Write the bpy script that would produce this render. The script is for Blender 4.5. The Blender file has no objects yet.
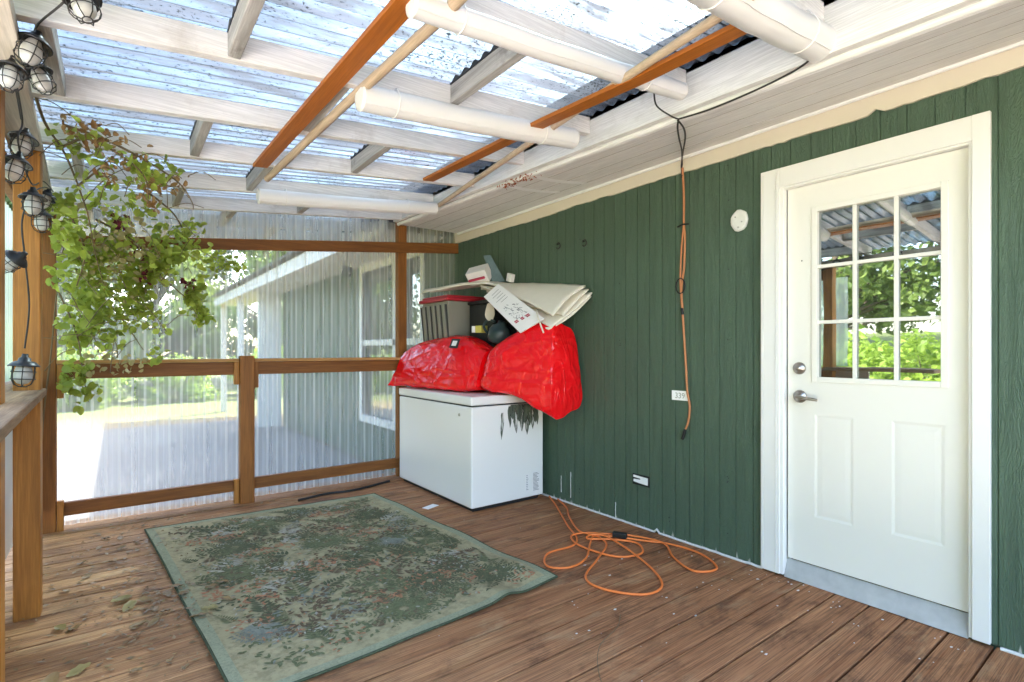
import bpy, bmesh, math, random
from mathutils import Vector, Matrix, noise
R = math.radians
rnd = random.Random(7)
scene = bpy.context.scene
COL = scene.collection

# ------------------------------------------------------------------ render / world
scene.render.engine = 'CYCLES'
cy = scene.cycles
cy.max_bounces = 12; cy.diffuse_bounces = 7; cy.glossy_bounces = 4; cy.transmission_bounces = 6
cy.transparent_max_bounces = 40
cy.sample_clamp_indirect = 8
cy.caustics_reflective = False; cy.caustics_refractive = False
cy.use_denoising = True
scene.view_settings.view_transform = 'Standard'
scene.view_settings.look = 'None'
scene.view_settings.gamma = 1
scene.view_settings.use_curve_mapping = False
scene.view_settings.exposure = 3.7
scene.view_settings.use_white_balance = True
scene.view_settings.white_balance_temperature = 6900
scene.view_settings.white_balance_tint = 12

SUN = Vector((2.2, 1.4, 3.0)).normalized()
el = math.asin(SUN.z); az = math.atan2(SUN.x, SUN.y)
w = bpy.data.worlds.new('World'); scene.world = w; w.use_nodes = True
nt = w.node_tree
sky = nt.nodes.new('ShaderNodeTexSky'); sky.sky_type = 'NISHITA'; sky.sun_disc = False
sky.sun_elevation = el; sky.sun_rotation = az
sky.air_density = 1.0; sky.dust_density = 2.5; sky.ozone_density = 1.0
bg = nt.nodes['Background']; bg.inputs['Strength'].default_value = 0.15
nt.links.new(sky.outputs[0], bg.inputs[0])
sl = bpy.data.lights.new('sun', 'SUN'); sl.energy = 2.1; sl.angle = R(0.55); sl.color = (1, .95, .87)
so = bpy.data.objects.new('sun', sl); COL.objects.link(so)
so.rotation_euler = SUN.to_track_quat('Z', 'Y').to_euler()

# ------------------------------------------------------------------ camera
YAW = math.atan(396 / 525.0)
cam = bpy.data.cameras.new('camera'); cam.sensor_width = 36; cam.lens = 525 / 1024 * 36
cam.shift_y = 9 / 1024; cam.clip_start = .05; cam.clip_end = 600
co = bpy.data.objects.new('camera', cam); COL.objects.link(co)
co.location = (0, 0, 1.2); co.rotation_euler = (R(90), 0, -YAW)
scene.camera = co

# ------------------------------------------------------------------ material helpers
class NT:
    def __init__(s, name):
        s.m = bpy.data.materials.new(name); s.m.use_nodes = True
        s.t = s.m.node_tree; s.t.nodes.clear()
        s.out = s.n('ShaderNodeOutputMaterial')
        s.co = s.n('ShaderNodeTexCoord')
    def n(s, typ, **kw):
        nd = s.t.nodes.new(typ)
        for k, v in kw.items():
            if k.startswith('i_'):
                nd.inputs[int(k[2:])].default_value = v
            else: setattr(nd, k, v)
        return nd
    def l(s, a, b): s.t.links.new(a, b)
    def obj(s, scale=(1, 1, 1), src='Object'):
        mp = s.n('ShaderNodeMapping'); mp.inputs['Scale'].default_value = scale
        s.l(s.co.outputs[src], mp.inputs[0]); return mp.outputs[0]
    def noise(s, scale, stretch=(1, 1, 1), detail=5, rough=.55, src='Object', dist=0):
        nd = s.n('ShaderNodeTexNoise'); nd.inputs['Scale'].default_value = scale
        nd.inputs['Detail'].default_value = detail; nd.inputs['Roughness'].default_value = rough
        nd.inputs['Distortion'].default_value = dist
        s.l(s.obj(stretch, src), nd.inputs['Vector']); return nd.outputs['Fac']
    def ramp(s, fac, stops, interp='LINEAR'):
        r = s.n('ShaderNodeValToRGB'); cr = r.color_ramp; cr.interpolation = interp
        while len(cr.elements) < len(stops): cr.elements.new(.5)
        for e, (p, c) in zip(cr.elements, stops):
            e.position = p
            e.color = (c, c, c, 1) if isinstance(c, (int, float)) else (*c, 1)
        s.l(fac, r.inputs[0]); return r.outputs[0]
    def mix(s, fac, a, b, mode='MIX'):
        m = s.n('ShaderNodeMix', data_type='RGBA', blend_type=mode)
        for sock, v in ((m.inputs[0], fac), (m.inputs[6], a), (m.inputs[7], b)):
            if hasattr(v, 'is_output'): s.l(v, sock)
            elif isinstance(v, (int, float)): sock.default_value = v if sock == m.inputs[0] else (v, v, v, 1)
            else: sock.default_value = (*v, 1)
        return m.outputs[2]
    def math(s, op, a, b=0.0, c=None):
        m = s.n('ShaderNodeMath', operation=op)
        for i, v in enumerate((a, b, c)):
            if v is None: continue
            if hasattr(v, 'is_output'): s.l(v, m.inputs[i])
            else: m.inputs[i].default_value = v
        return m.outputs[0]
    def sep(s, vec=None):
        q = s.n('ShaderNodeSeparateXYZ'); s.l(vec or s.co.outputs['Object'], q.inputs[0]); return q.outputs
    def bump(s, h, strength=.3, dist=.01):
        b = s.n('ShaderNodeBump'); b.inputs['Strength'].default_value = strength
        b.inputs['Distance'].default_value = dist; s.l(h, b.inputs['Height']); return b.outputs[0]
    def pbr(s, col, rough=.6, bump=None, spec=.5, metal=0, coat=0):
        p = s.n('ShaderNodeBsdfPrincipled')
        for nm, v in (('Base Color', col), ('Roughness', rough), ('Metallic', metal), ('Specular IOR Level', spec), ('Coat Weight', coat)):
            if hasattr(v, 'is_output'): s.l(v, p.inputs[nm])
            elif isinstance(v, (int, float)): p.inputs[nm].default_value = v
            else: p.inputs[nm].default_value = (*v, 1)
        if bump is not None: s.l(bump, p.inputs['Normal'])
        return p.outputs[0]
    def done(s, sh):
        s.l(sh, s.out.inputs[0]); return s.m

def plain(name, col, rough=.6, var=.12, scale=9, bump=.05, spec=.4, metal=0, bscale=60):
    a = NT(name)
    f = a.noise(scale)
    c = a.mix(f, tuple(x * (1 - var) for x in col), tuple(min(1, x * (1 + var)) for x in col))
    rr = a.ramp(a.noise(scale * 2.3), [(.3, max(.02, rough - .04)), (.7, min(1, rough + .04))])
    return a.done(a.pbr(c, rr, a.bump(a.noise(bscale), bump, .004), spec, metal))

def wood(name, c1, c2, axis, rough=.6, dirt=None, dirtamt=.5, bump=.25, spec=.3, grain=1.0):
    """grain runs along axis 0/1/2"""
    a = NT(name)
    st = [14, 14, 14]; st[axis] = .9
    st2 = [60, 60, 60]; st2[axis] = 2.0
    g = a.noise(2.2 * grain, tuple(st), 6, .6, dist=.6)
    g2 = a.noise(3 * grain, tuple(st2), 4, .6)
    c = a.mix(a.ramp(g, [(.3, 0), (.72, 1)]), c1, c2)
    c = a.mix(a.ramp(g2, [(.42, .3), (.62, 0)]), c, tuple(x * .45 for x in c1))
    if dirt:
        d = a.noise(3.1, (1, 1, 1), 9, .7)
        c = a.mix(a.ramp(d, [(.56, 0), (.74, dirtamt)]), c, dirt)
    return a.done(a.pbr(c, rough, a.bump(g2, bump, .004), spec))

M = {}
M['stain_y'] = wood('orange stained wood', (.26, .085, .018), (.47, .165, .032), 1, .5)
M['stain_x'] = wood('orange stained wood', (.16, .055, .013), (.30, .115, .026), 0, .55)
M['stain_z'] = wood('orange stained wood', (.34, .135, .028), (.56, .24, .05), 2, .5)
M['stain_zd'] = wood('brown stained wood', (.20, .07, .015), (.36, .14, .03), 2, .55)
M['cap'] = wood('lighter rail cap', (.42, .2, .065), (.6, .34, .14), 0, .7)  # cap wood, lighter than the rails below it
M['board'] = wood('rust stained board', (.40, .115, .012), (.56, .175, .022), 1, .5, bump=.1)
M['shelf'] = wood('weathered board', (.22, .13, .07), (.48, .32, .19), 1, .8, (.12, .09, .06), .5, .5)
M['white_x'] = wood('weathered white paint', (.84, .83, .81), (.91, .90, .88), 0, .75, (.36, .31, .26), .55, .3)
M['white_y'] = wood('weathered white paint', (.84, .83, .80), (.90, .89, .87), 1, .7, (.40, .34, .28), .35, .25)
M['beige_y'] = wood('beige painted beam', (.52, .455, .37), (.62, .55, .46), 1, .7, (.30, .25, .19), .5, .25)
M['grey_y'] = wood('bare grey wood', (.34, .325, .30), (.62, .60, .57), 1, .9, (.09, .075, .06), .8, .6)
M['soffit'] = wood('cream soffit', (.89, .885, .86), (.91, .905, .88), 1, .65, (.76, .70, .62), .25, .1)
M['groove_shade'] = plain('painted groove shade', (.30, .25, .20), .9, .2)  # shade inside the soffit grooves, painted as dark tan strips
M['cream'] = plain('cream paint', (.70, .62, .50), .6, .05, 5, .08)
M['doorwhite'] = plain('door paint', (.84, .815, .76), .35, .02, 3, .02, .5)
M['trimwhite'] = plain('trim paint', (.83, .82, .80), .4, .03, 6, .04, .5)
M['fridge'] = plain('white enamel', (.80, .79, .775), .4, .01, 2, .01, .5, bscale=260)
M['tube'] = plain('white plastic', (.80, .80, .80), .35, .04, 4, .03, .5)
M['dowel'] = wood('tan dowel', (.55, .40, .27), (.68, .53, .38), 1, .6, bump=.08)
M['dark'] = plain('dark rubber and rib shade', (.03, .032, .034), .6, .2)
M['black'] = plain('black plastic', (.012, .012, .013), .5, .2)
M['steel'] = plain('satin nickel', (.42, .39, .35), .32, .05, 20, .01, .5, 1)
M['alu'] = plain('aluminium sill', (.44, .44, .43), .7, .3, 14, .2, .4, .0)
M['lampmetal'] = plain('dark lamp metal', (.055, .057, .06), .4, .3, 12, .04, .5, .8)
M['wirem'] = plain('black wire', (.03, .028, .027), .5, .2)
M['bulb'] = plain('frosted bulb', (.56, .555, .54), .3, .03, 4, .01, .5)
M['orange'] = plain('orange cord', (.80, .20, .045), .5, .1, 20, .02)
M['cordbrown'] = plain('faded orange cord', (.50, .20, .085), .55, .2, 20, .02)
M['caulk'] = plain('white caulk', (.72, .72, .70), .8, .15, 30, .3)
M['paper'] = plain('white card', (.80, .78, .78), .55, .03, 8, .02)
M['ink'] = plain('dark ink', (.13, .13, .15), .7, .2)
M['red_ink'] = plain('red ink', (.42, .03, .07), .6, .1)
M['cream_cloth'] = plain('cream canvas', (.80, .745, .655), .9, .05, 12, .3, .2, bscale=300)
M['totebody'] = plain('grey plastic tote', (.235, .225, .19), .45, .08, 6, .03)
M['totelid'] = plain('red plastic lid', (.42, .022, .035), .4, .1)
M['slate'] = plain('slate blue card', (.13, .19, .21), .7, .3, 20, .05)
M['jug'] = plain('dark teal plastic', (.022, .04, .042), .4, .1)
M['yellow'] = plain('yellow card', (.52, .45, .10), .6, .15)
M['glove'] = plain('cotton glove', (.62, .55, .44), .9, .1)
M['rust'] = plain('rust brown nest', (.32, .085, .03), .9, .4, 40, .5)
M['tape'] = plain('white tape', (.93, .93, .93), .5, .02)
M['twig'] = plain('twig', (.16, .115, .06), .8, .3)
M['flower'] = plain('dark red petal', (.11, .008, .022), .6, .3)
M['shingle'] = plain('roof shingle', (.11, .105, .10), .9, .3, 20, .4)
M['housewhite'] = plain('white window trim', (.80, .80, .79), .45, .04)
M['dirtwood'] = plain('deck joist', (.05, .03, .02), .9, .2)

def siding():
    a = NT('green siding')
    grain2 = a.noise(2.4, (6.5, 6.5, .8), 3, .5, dist=3.2)
    cath = a.math('SINE', a.math('MULTIPLY', grain2, 70))
    g = a.noise(5.5, (9, 9, .55), 7, .62, dist=1.4)
    rough_grain = a.noise(30, (1, 1, .28), 6, .65, dist=1.0)
    big = a.noise(1.1, (1, 1, .7), 3, .5)
    c = a.mix(big, (.058, .104, .070), (.080, .134, .088))
    c = a.mix(a.ramp(g, [(.45, 0), (.75, .35)]), c, (.105, .165, .11))
    flake = a.noise(70, (1, 1, .3), 3, .6)
    c = a.mix(a.ramp(flake, [(.72, 0), (.76, .5)]), c, (.20, .26, .20))
    z = a.sep()[2]
    low = a.ramp(a.math('ADD', z, a.math('MULTIPLY', a.noise(30, (1, 1, .06), 3), .3)), [(.125, 1), (.145, 0)])
    low = a.math('MULTIPLY', low, a.ramp(z, [(.0, 0), (.002, 1)]))
    c = a.mix(a.math('MULTIPLY', low, .75), c, (.62, .62, .58))
    h = a.math('ADD', a.math('ADD', a.math('MULTIPLY', rough_grain, .9), a.math('MULTIPLY', g, .6)), a.math('MULTIPLY', cath, .10))
    return a.done(a.pbr(c, a.ramp(g, [(.3, .42), (.7, .6)]), a.bump(h, .75, .010), .4))
M['siding'] = siding()

def deckmat():
    a = NT('deck boards')
    xyz = a.sep()
    idx = a.math('FLOOR', a.math('DIVIDE', a.math('ADD', xyz[1], 9.918), .147))
    wn = a.n('ShaderNodeTexWhiteNoise', noise_dimensions='1D'); a.l(idx, wn.inputs['W'])
    off = a.n('ShaderNodeCombineXYZ'); a.l(a.math('MULTIPLY', wn.outputs['Value'], 37), off.inputs[0])
    a.l(a.math('MULTIPLY', wn.outputs['Value'], 11), off.inputs[2])
    add = a.n('ShaderNodeVectorMath', operation='ADD'); a.l(a.co.outputs['Object'], add.inputs[0]); a.l(off.outputs[0], add.inputs[1])
    def nz(scale, st, det=6, ro=.6, di=.5):
        mp = a.n('ShaderNodeMapping'); mp.inputs['Scale'].default_value = st; a.l(add.outputs[0], mp.inputs[0])
        n_ = a.n('ShaderNodeTexNoise'); n_.inputs['Scale'].default_value = scale; n_.inputs['Detail'].default_value = det
        n_.inputs['Roughness'].default_value = ro; n_.inputs['Distortion'].default_value = di
        a.l(mp.outputs[0], n_.inputs['Vector']); return n_.outputs['Fac']
    grain = nz(2.2, (.55, 13, 13), 7, .62, 1.3)
    fine = nz(3, (1.1, 80, 80), 5, .62, .3)
    blot = nz(3.2, (.8, 2.2, 1), 5, .65, .6)
    # worn, stain-bare area towards the weather side; edge broken up by noise along each board
    wear = a.math('ADD', a.math('MULTIPLY', xyz[0], -.42), a.math('ADD', a.math('MULTIPLY', blot, 1.5), a.math('MULTIPLY', xyz[1], .03)))
    wear = a.ramp(wear, [(.02, 0), (.88, 1)])
    red = a.mix(a.ramp(grain, [(.3, 0), (.7, 1)]), (.24, .082, .030), (.60, .285, .130))
    tan = a.mix(a.ramp(grain, [(.3, 0), (.7, 1)]), (.38, .18, .075), (.64, .38, .19))
    c = a.mix(wear, red, tan)
    c = a.mix(a.ramp(wn.outputs['Value'], [(0, 0), (1, .42)]), c, a.mix(wear, (.42, .20, .10), (.36, .19, .09)))
    c = a.mix(a.ramp(fine, [(.40, .55), (.56, 0)]), c, (.055, .028, .018))
    c = a.mix(a.ramp(nz(3.6, (.8, 1.7, 1), 8, .72), [(.52, 0), (.70, .72)]), c, (.060, .030, .020))
    c = a.mix(a.ramp(nz(2.7, (.9, 2.4, 1), 7, .7, .4), [(.55, 0), (.72, .5)]), c, (.52, .36, .20))
    sp = nz(26, (1, 1, 1), 3, .6, 0)
    c = a.mix(a.ramp(sp, [(.75, 0), (.765, .5)]), c, (.50, .44, .38))
    return a.done(a.pbr(c, a.ramp(blot, [(.3, .6), (.7, .85)]), a.bump(a.math('ADD', fine, grain), .4, .006), .2))
M['deck'] = deckmat()

def sheetmat(name, tint, milk, alb, dirt, along, ridge_glint=0.0, refl=.5):
    """corrugated clear plastic: see-through with a milky share that scatters light; weathered rows, painted rib shade and glints follow the corrugation"""
    a = NT(name)
    cross = 1 if along in (0,) else 0
    if name.startswith('milky'): cross = 1
    tr = a.n('ShaderNodeBsdfTransparent'); tr.inputs[0].default_value = (*tint, 1)
    tl = a.n('ShaderNodeBsdfTranslucent'); tl.inputs[0].default_value = (*[t * alb for t in tint], 1)
    df = a.n('ShaderNodeBsdfDiffuse'); df.inputs[0].default_value = (*[t * .75 for t in tint], 1)
    gl = a.n('ShaderNodeBsdfGlossy'); gl.inputs['Roughness'].default_value = .08
    mm = a.n('ShaderNodeMixShader'); mm.inputs[0].default_value = .4
    a.l(tl.outputs[0], mm.inputs[1]); a.l(df.outputs[0], mm.inputs[2])
    st = [1, 1, 1]; st[along] = .05
    ph = a.math('SINE', a.math('MULTIPLY', a.sep()[cross], 2 * math.pi / .076))
    m_ = a.math('ADD', a.ramp(a.noise(20, tuple(st), 3, .5), [(.3, milk - .04), (.7, milk + .05)]), a.math('MULTIPLY', a.ramp(a.math('ABSOLUTE', a.math('ADD', ph, a.math('MULTIPLY', a.noise(9, tuple(st), 2), .25))), [(.80, 0), (1.0, ridge_glint)]), a.ramp(a.noise(31, tuple(st), 2), [(.3, .25), (.65, 1.2)])))  # bright crest lines stand for sky reflections, put in as extra milk
    m1 = a.n('ShaderNodeMixShader'); a.l(m_, m1.inputs[0]); a.l(tr.outputs[0], m1.inputs[1]); a.l(mm.outputs[0], m1.inputs[2])
    lw = a.n('ShaderNodeFresnel'); lw.inputs[0].default_value = 1.5
    m2 = a.n('ShaderNodeMixShader'); a.l(a.math('MULTIPLY', lw.outputs[0], refl), m2.inputs[0]); a.l(m1.outputs[0], m2.inputs[1]); a.l(gl.outputs[0], m2.inputs[2])
    if not dirt: return a.done(m2.outputs[0])
    wob = a.math('ADD', a.sep()[1], a.math('MULTIPLY', a.noise(6, (1, 1, 1), 3), .03))
    rows = a.ramp(a.math('SINE', a.math('MULTIPLY', wob, 2 * math.pi / .076)), [(.2, 0), (1, .17)])
    big = a.ramp(a.noise(2.2, (1, 1, 1), 4, .6), [(.3, 0), (.75, .16)])
    nz = a.noise(110, (.6, 1, 1), 4, .68)
    spk = a.ramp(a.math('ADD', nz, a.math('ADD', rows, big)), [(.65, 0), (.72, .92)])
    clump = a.ramp(a.noise(17, (.6, 1, 1), 5, .6), [(.685, 0), (.715, .92)])
    film_shade = a.ramp(a.math('ADD', a.noise(11, (.15, 1, 1), 5, .7), a.math('MULTIPLY', rows, 1.6)), [(.44, 0), (.82, .78)])  # grime rows also darkened to stand for shading of the ribs
    dd = a.n('ShaderNodeBsdfDiffuse'); dd.inputs[0].default_value = (.035, .042, .04, 1)
    dt = a.n('ShaderNodeBsdfTransparent'); dt.inputs[0].default_value = (.20, .29, .33, 1)
    m3 = a.n('ShaderNodeMixShader'); a.l(film_shade, m3.inputs[0]); a.l(m2.outputs[0], m3.inputs[1]); a.l(dt.outputs[0], m3.inputs[2])
    m4 = a.n('ShaderNodeMixShader'); a.l(a.math('MAXIMUM', spk, clump), m4.inputs[0]); a.l(m3.outputs[0], m4.inputs[1]); a.l(dd.outputs[0], m4.inputs[2])
    return a.done(m4.outputs[0])
M['roofsheet'] = sheetmat('clear roof sheet', (.42, .505, .60), .95, .092, True, 0, 0, .08)
M['wallsheet'] = sheetmat('clear wall sheet', (.86, .885, .875), .36, .60, False, 2, .28)
M['sidesheet'] = sheetmat('milky side sheet', (.80, .90, .83), .6, .9, False, 2)

def glassmat(name, fac, tint):
    a = NT(name)
    d = a.pbr(tint, .3)
    g = a.n('ShaderNodeBsdfGlossy'); g.inputs['Roughness'].default_value = .015; g.inputs[0].default_value = (.86, .9, .88, 1)
    b = a.bump(a.noise(2.2, (1, 1, 1), 2), .06, .01); a.l(b, g.inputs['Normal'])
    m = a.n('ShaderNodeMixShader'); m.inputs[0].default_value = fac
    a.l(d, m.inputs[1]); a.l(g.outputs[0], m.inputs[2]); return a.done(m.outputs[0])
M['glass'] = glassmat('door glass over dark room', .46, (.012, .014, .014))
M['glass2'] = glassmat('window glass over dark room', .4, (.03, .035, .035))

def bagmat():
    a = NT('red woven plastic')
    def fold(scale, st, di, wd):
        f = a.noise(scale, st, 2, .45, dist=di)
        return a.ramp(a.math('ABSOLUTE', a.math('SUBTRACT', f, .5)), [(0, 1), (wd, 0)])
    c = a.mix(a.noise(5), (.74, .003, .006), (.90, .007, .012))
    h = a.math('ADD', a.math('MULTIPLY', fold(2.2, (1.5, .7, 1.9), .9, .10), 1.0), a.math('ADD', a.math('MULTIPLY', fold(4.5, (1.8, 1, .7), 1.1, .12), .6), a.math('MULTIPLY', fold(11, (1.6, 1, 1), .7, .2), .12)))
    return a.done(a.pbr(c, a.ramp(a.noise(9), [(.3, .12), (.7, .26)]), a.bump(h, .38, .02), .42))
M['bag'] = bagmat()

def concrete():
    a = NT('concrete')
    c = a.mix(a.noise(1.2, detail=8, rough=.65), (.11, .11, .11), (.19, .19, .185))
    c = a.mix(a.ramp(a.noise(6, detail=8, rough=.7), [(.42, 0), (.7, .6)]), c, (.07, .07, .066))
    return a.done(a.pbr(c, .9, a.bump(a.noise(50), .2, .005)))
M['concrete'] = concrete()

def groundmat():
    a = NT('ground')
    n1 = a.noise(.35, detail=7, rough=.65)
    grass = a.mix(a.noise(7, detail=6, rough=.7), (.05, .085, .016), (.14, .165, .04))
    dirt = a.mix(a.noise(9, detail=7, rough=.7), (.17, .115, .055), (.28, .21, .12))
    y = a.sep()
    d = a.math('ADD', a.math('MULTIPLY', y[1], .16), a.math('MULTIPLY', n1, .9))
    f = a.ramp(d, [(2.86 / 4, 0), (3.0 / 4, 1)])
    f = a.ramp(a.math('MULTIPLY', d, .25), [(.66, 0), (.74, 1)])
    g2 = a.ramp(y[0], [(0, 0), (.01, 1)])
    inv = a.ramp(a.math('ADD', a.math('MULTIPLY', y[0], .2), a.math('ADD', n1, .8)), [(.25, 1), (.45, 0)])
    fac = a.math('MAXIMUM', f, inv)
    c = a.mix(fac, dirt, grass)
    bounce_ground = a.ramp(a.math('ADD', a.math('MULTIPLY', a.math('ABSOLUTE', a.math('ADD', y[0], 2.8)), .2), a.math('MULTIPLY', a.noise(.8, detail=6), .25)), [(.66, 1), (.72, 0)])  # pale gravel added out of view to bounce light under the eave
    south = a.ramp(a.math('MULTIPLY', a.math('ADD', y[1], 12), .04), [(.64, 1), (.67, 0)])
    c = a.mix(a.math('MULTIPLY', bounce_ground, south), c, a.mix(a.noise(30, detail=5), (.64, .61, .56), (.78, .75, .70)))
    return a.done(a.pbr(c, .95, a.bump(a.noise(20, detail=6), .5, .03)))
M['ground'] = groundmat()

def leafmat(name, c1, c2, scale=3, tr=.45):
    a = NT(name)
    g = a.n('ShaderNodeNewGeometry')
    r = g.outputs['Random Per Island']
    c = a.mix(a.ramp(r, [(0, 0), (1, 1)]), c1, c2)
    c = a.mix(a.ramp(a.noise(scale), [(.35, .0), (.7, .55)]), c, tuple(x * 1.35 for x in c2))
    p = a.pbr(c, .45, None, .4)
    t = a.n('ShaderNodeBsdfTranslucent'); a.l(a.mix(.5, c, tuple(min(1, x * 1.6) for x in c2)), t.inputs[0])
    m = a.n('ShaderNodeMixShader'); m.inputs[0].default_value = tr
    a.l(p, m.inputs[1]); a.l(t.outputs[0], m.inputs[2]); return a.done(m.outputs[0])
M['leaf'] = leafmat('vine leaf', (.085, .15, .02), (.36, .42, .075), 4, .5)
M['dry'] = leafmat('dry leaf', (.17, .065, .02), (.32, .20, .08), 6, .3)
M['pale'] = leafmat('pale leaf', (.24, .20, .075), (.36, .31, .14), 6, .4)
M['litter'] = leafmat('fallen leaf', (.10, .055, .022), (.30, .20, .09), 6, .1)
M['tree'] = leafmat('tree leaf', (.075, .14, .03), (.19, .27, .07), .5, .4)
M['tree2'] = leafmat('dark tree leaf', (.06, .105, .045), (.13, .19, .085), .5, .3)
M['bush'] = leafmat('bush leaf', (.10, .19, .02), (.24, .36, .05), .8, .45)
M['bark'] = plain('bark', (.12, .095, .07), .95, .3, 8, .6)

# ------------------------------------------------------------------ mesh helpers
class MB:
    def __init__(s): s.v = []; s.f = []; s.mi = []; s.sm = []; s.mats = []
    def _m(s, m):
        if m is None: return 0
        if m not in s.mats: s.mats.append(m)
        return s.mats.index(m)
    def add(s, vs, fs, m=None, smooth=False):
        b = len(s.v); s.v += [tuple(v) for v in vs]; k = s._m(m)
        for f in fs:
            s.f.append([b + i for i in f]); s.mi.append(k); s.sm.append(smooth)
        return s
    def box(s, a, b, m=None, rot=None, pivot=None):
        x0, y0, z0 = (min(a[i], b[i]) for i in range(3)); x1, y1, z1 = (max(a[i], b[i]) for i in range(3))
        vs = [Vector(p) for p in ((x0, y0, z0), (x1, y0, z0), (x1, y1, z0), (x0, y1, z0), (x0, y0, z1), (x1, y0, z1), (x1, y1, z1), (x0, y1, z1))]
        if rot is not None:
            pv = Vector(pivot) if pivot else sum(vs, Vector()) / 8
            vs = [pv + rot @ (v - pv) for v in vs]
        return s.add(vs, [(0, 3, 2, 1), (4, 5, 6, 7), (0, 1, 5, 4), (1, 2, 6, 5), (2, 3, 7, 6), (3, 0, 4, 7)], m)
    def hexa(s, lo, hi, m=None):
        """lo, hi: four corners each, same winding"""
        return s.add(list(lo) + list(hi), [(0, 3, 2, 1), (4, 5, 6, 7), (0, 1, 5, 4), (1, 2, 6, 5), (2, 3, 7, 6), (3, 0, 4, 7)], m)
    def beam(s, p, q, wd, ht, m=None, up=(0, 0, 1)):
        """bar from p to q (centre line), wd sideways, ht along up"""
        p, q = Vector(p), Vector(q); d = (q - p).normalized(); u = Vector(up); sd = d.cross(u).normalized(); u = sd.cross(d).normalized()
        c = lambda o: [o - sd * wd / 2 - u * ht / 2, o + sd * wd / 2 - u * ht / 2, o + sd * wd / 2 + u * ht / 2, o - sd * wd / 2 + u * ht / 2]
        return s.hexa(c(p), c(q), m)
    def tube(s, pts, r, n=8, m=None, cap=True, smooth=True, closed=False):
        pts = [Vector(p) for p in pts]; N = len(pts)
        rs = r if isinstance(r, (list, tuple)) else [r] * N
        vs = []; fs = []; prev = None
        for i, p in enumerate(pts):
            if closed: t = pts[(i + 1) % N] - pts[i - 1]
            else: t = pts[min(i + 1, N - 1)] - pts[max(i - 1, 0)]
            t.normalize()
            if prev is None:
                a = Vector((0, 0, 1)) if abs(t.z) < .9 else Vector((1, 0, 0)); u = t.cross(a).normalized()
            else:
                u = prev - t * prev.dot(t)
                u = u.normalized() if u.length > 1e-6 else t.orthogonal().normalized()
            prev = u; vv = t.cross(u)
            for k in range(n):
                an = 2 * math.pi * k / n
                vs.append(p + (u * math.cos(an) + vv * math.sin(an)) * rs[i])
        for i in range(N if closed else N - 1):
            j = (i + 1) % N
            for k in range(n):
                fs.append((i * n + k, i * n + (k + 1) % n, j * n + (k + 1) % n, j * n + k))
        s.add(vs, fs, m, smooth)
        if cap and not closed:
            s.add(vs[:n], [tuple(reversed(range(n)))], m); s.add(vs[-n:], [tuple(range(n))], m)
        return s
    def lathe(s, prof, n=20, m=None, mat4=None, smooth=True):
        """prof: list of (r, z) round z"""
        vs = []; fs = []
        for r, z in prof:
            for k in range(n):
                an = 2 * math.pi * k / n; v = Vector((r * math.cos(an), r * math.sin(an), z)); vs.append(mat4 @ v if mat4 else v)
        for i in range(len(prof) - 1):
            for k in range(n): fs.append((i * n + k, i * n + (k + 1) % n, (i + 1) * n + (k + 1) % n, (i + 1) * n + k))
        return s.add(vs, fs, m, smooth)
    def poly(s, pts, m=None): return s.add(pts, [tuple(range(len(pts)))], m)
    def build(s, name, mat=None, parent=None, bevel=0, loc=None, subsurf=0, **props):
        me = bpy.data.meshes.new(name)
        vs = s.v
        if loc is not None: L = Vector(loc); vs = [tuple(Vector(v) - L) for v in s.v]
        me.from_pydata(vs, [], s.f)
        mats = s.mats if s.mats else [M[mat] if isinstance(mat, str) else mat]
        for m_ in mats: me.materials.append(M[m_] if isinstance(m_, str) else m_)
        me.polygons.foreach_set('material_index', s.mi); me.polygons.foreach_set('use_smooth', s.sm); me.update()
        o = bpy.data.objects.new(name, me); COL.objects.link(o)
        if loc is not None: o.location = loc
        if parent: o.parent = parent; o.matrix_parent_inverse = Matrix.Identity(4); 
        if parent and loc is None and parent.location.length > 0:
            o.location = -Vector(parent.location)
        elif parent and loc is not None: o.location = Vector(loc) - Vector(parent.location)
        if bevel:
            bv = o.modifiers.new('bevel', 'BEVEL'); bv.width = bevel; bv.segments = 2; bv.limit_method = 'ANGLE'; bv.angle_limit = R(40)
        if subsurf:
            ss = o.modifiers.new('sub', 'SUBSURF'); ss.levels = subsurf; ss.render_levels = subsurf
        for k, v in props.items(): o[k] = v
        return o

def thing(name, label, cat, loc=(0, 0, 0), group=None):
    o = bpy.data.objects.new(name, None); COL.objects.link(o); o.location = loc; o.empty_display_size = .1
    o['label'] = label; o['category'] = cat
    if group: o['group'] = group
    return o
def tag(o, label, cat, group=None):
    o['label'] = label; o['category'] = cat
    if group: o['group'] = group
    return o
def dup(root, loc, label=None, rotz=None, scale=None):
    r = root.copy(); COL.objects.link(r); r.location = loc
    if label: r['label'] = label
    if rotz is not None: r.rotation_euler = (0, 0, rotz)
    if scale is not None: r.scale = (scale,) * 3
    for ch in root.children:
        c = ch.copy(); COL.objects.link(c); c.parent = r
        for g in ch.children:
            d = g.copy(); COL.objects.link(d); d.parent = c
    return r
def spline(pts, n=10):
    pts = [Vector(p) for p in pts]; out = []
    P = [pts[0]] + pts + [pts[-1]]
    for i in range(1, len(P) - 2):
        for k in range(n):
            t = k / n; a, b, c, d = P[i - 1], P[i], P[i + 1], P[i + 2]
            out.append(.5 * ((2 * b) + (-a + c) * t + (2 * a - 5 * b + 4 * c - d) * t * t + (-a + 3 * b - 3 * c + d) * t ** 3))
    out.append(pts[-1]); return out

W = 2.83                      # face of the house wall
RZ = lambda x: 2.18 + .10 * x  # underside of the rafters
GZ = -.42                     # ground outside

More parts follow.
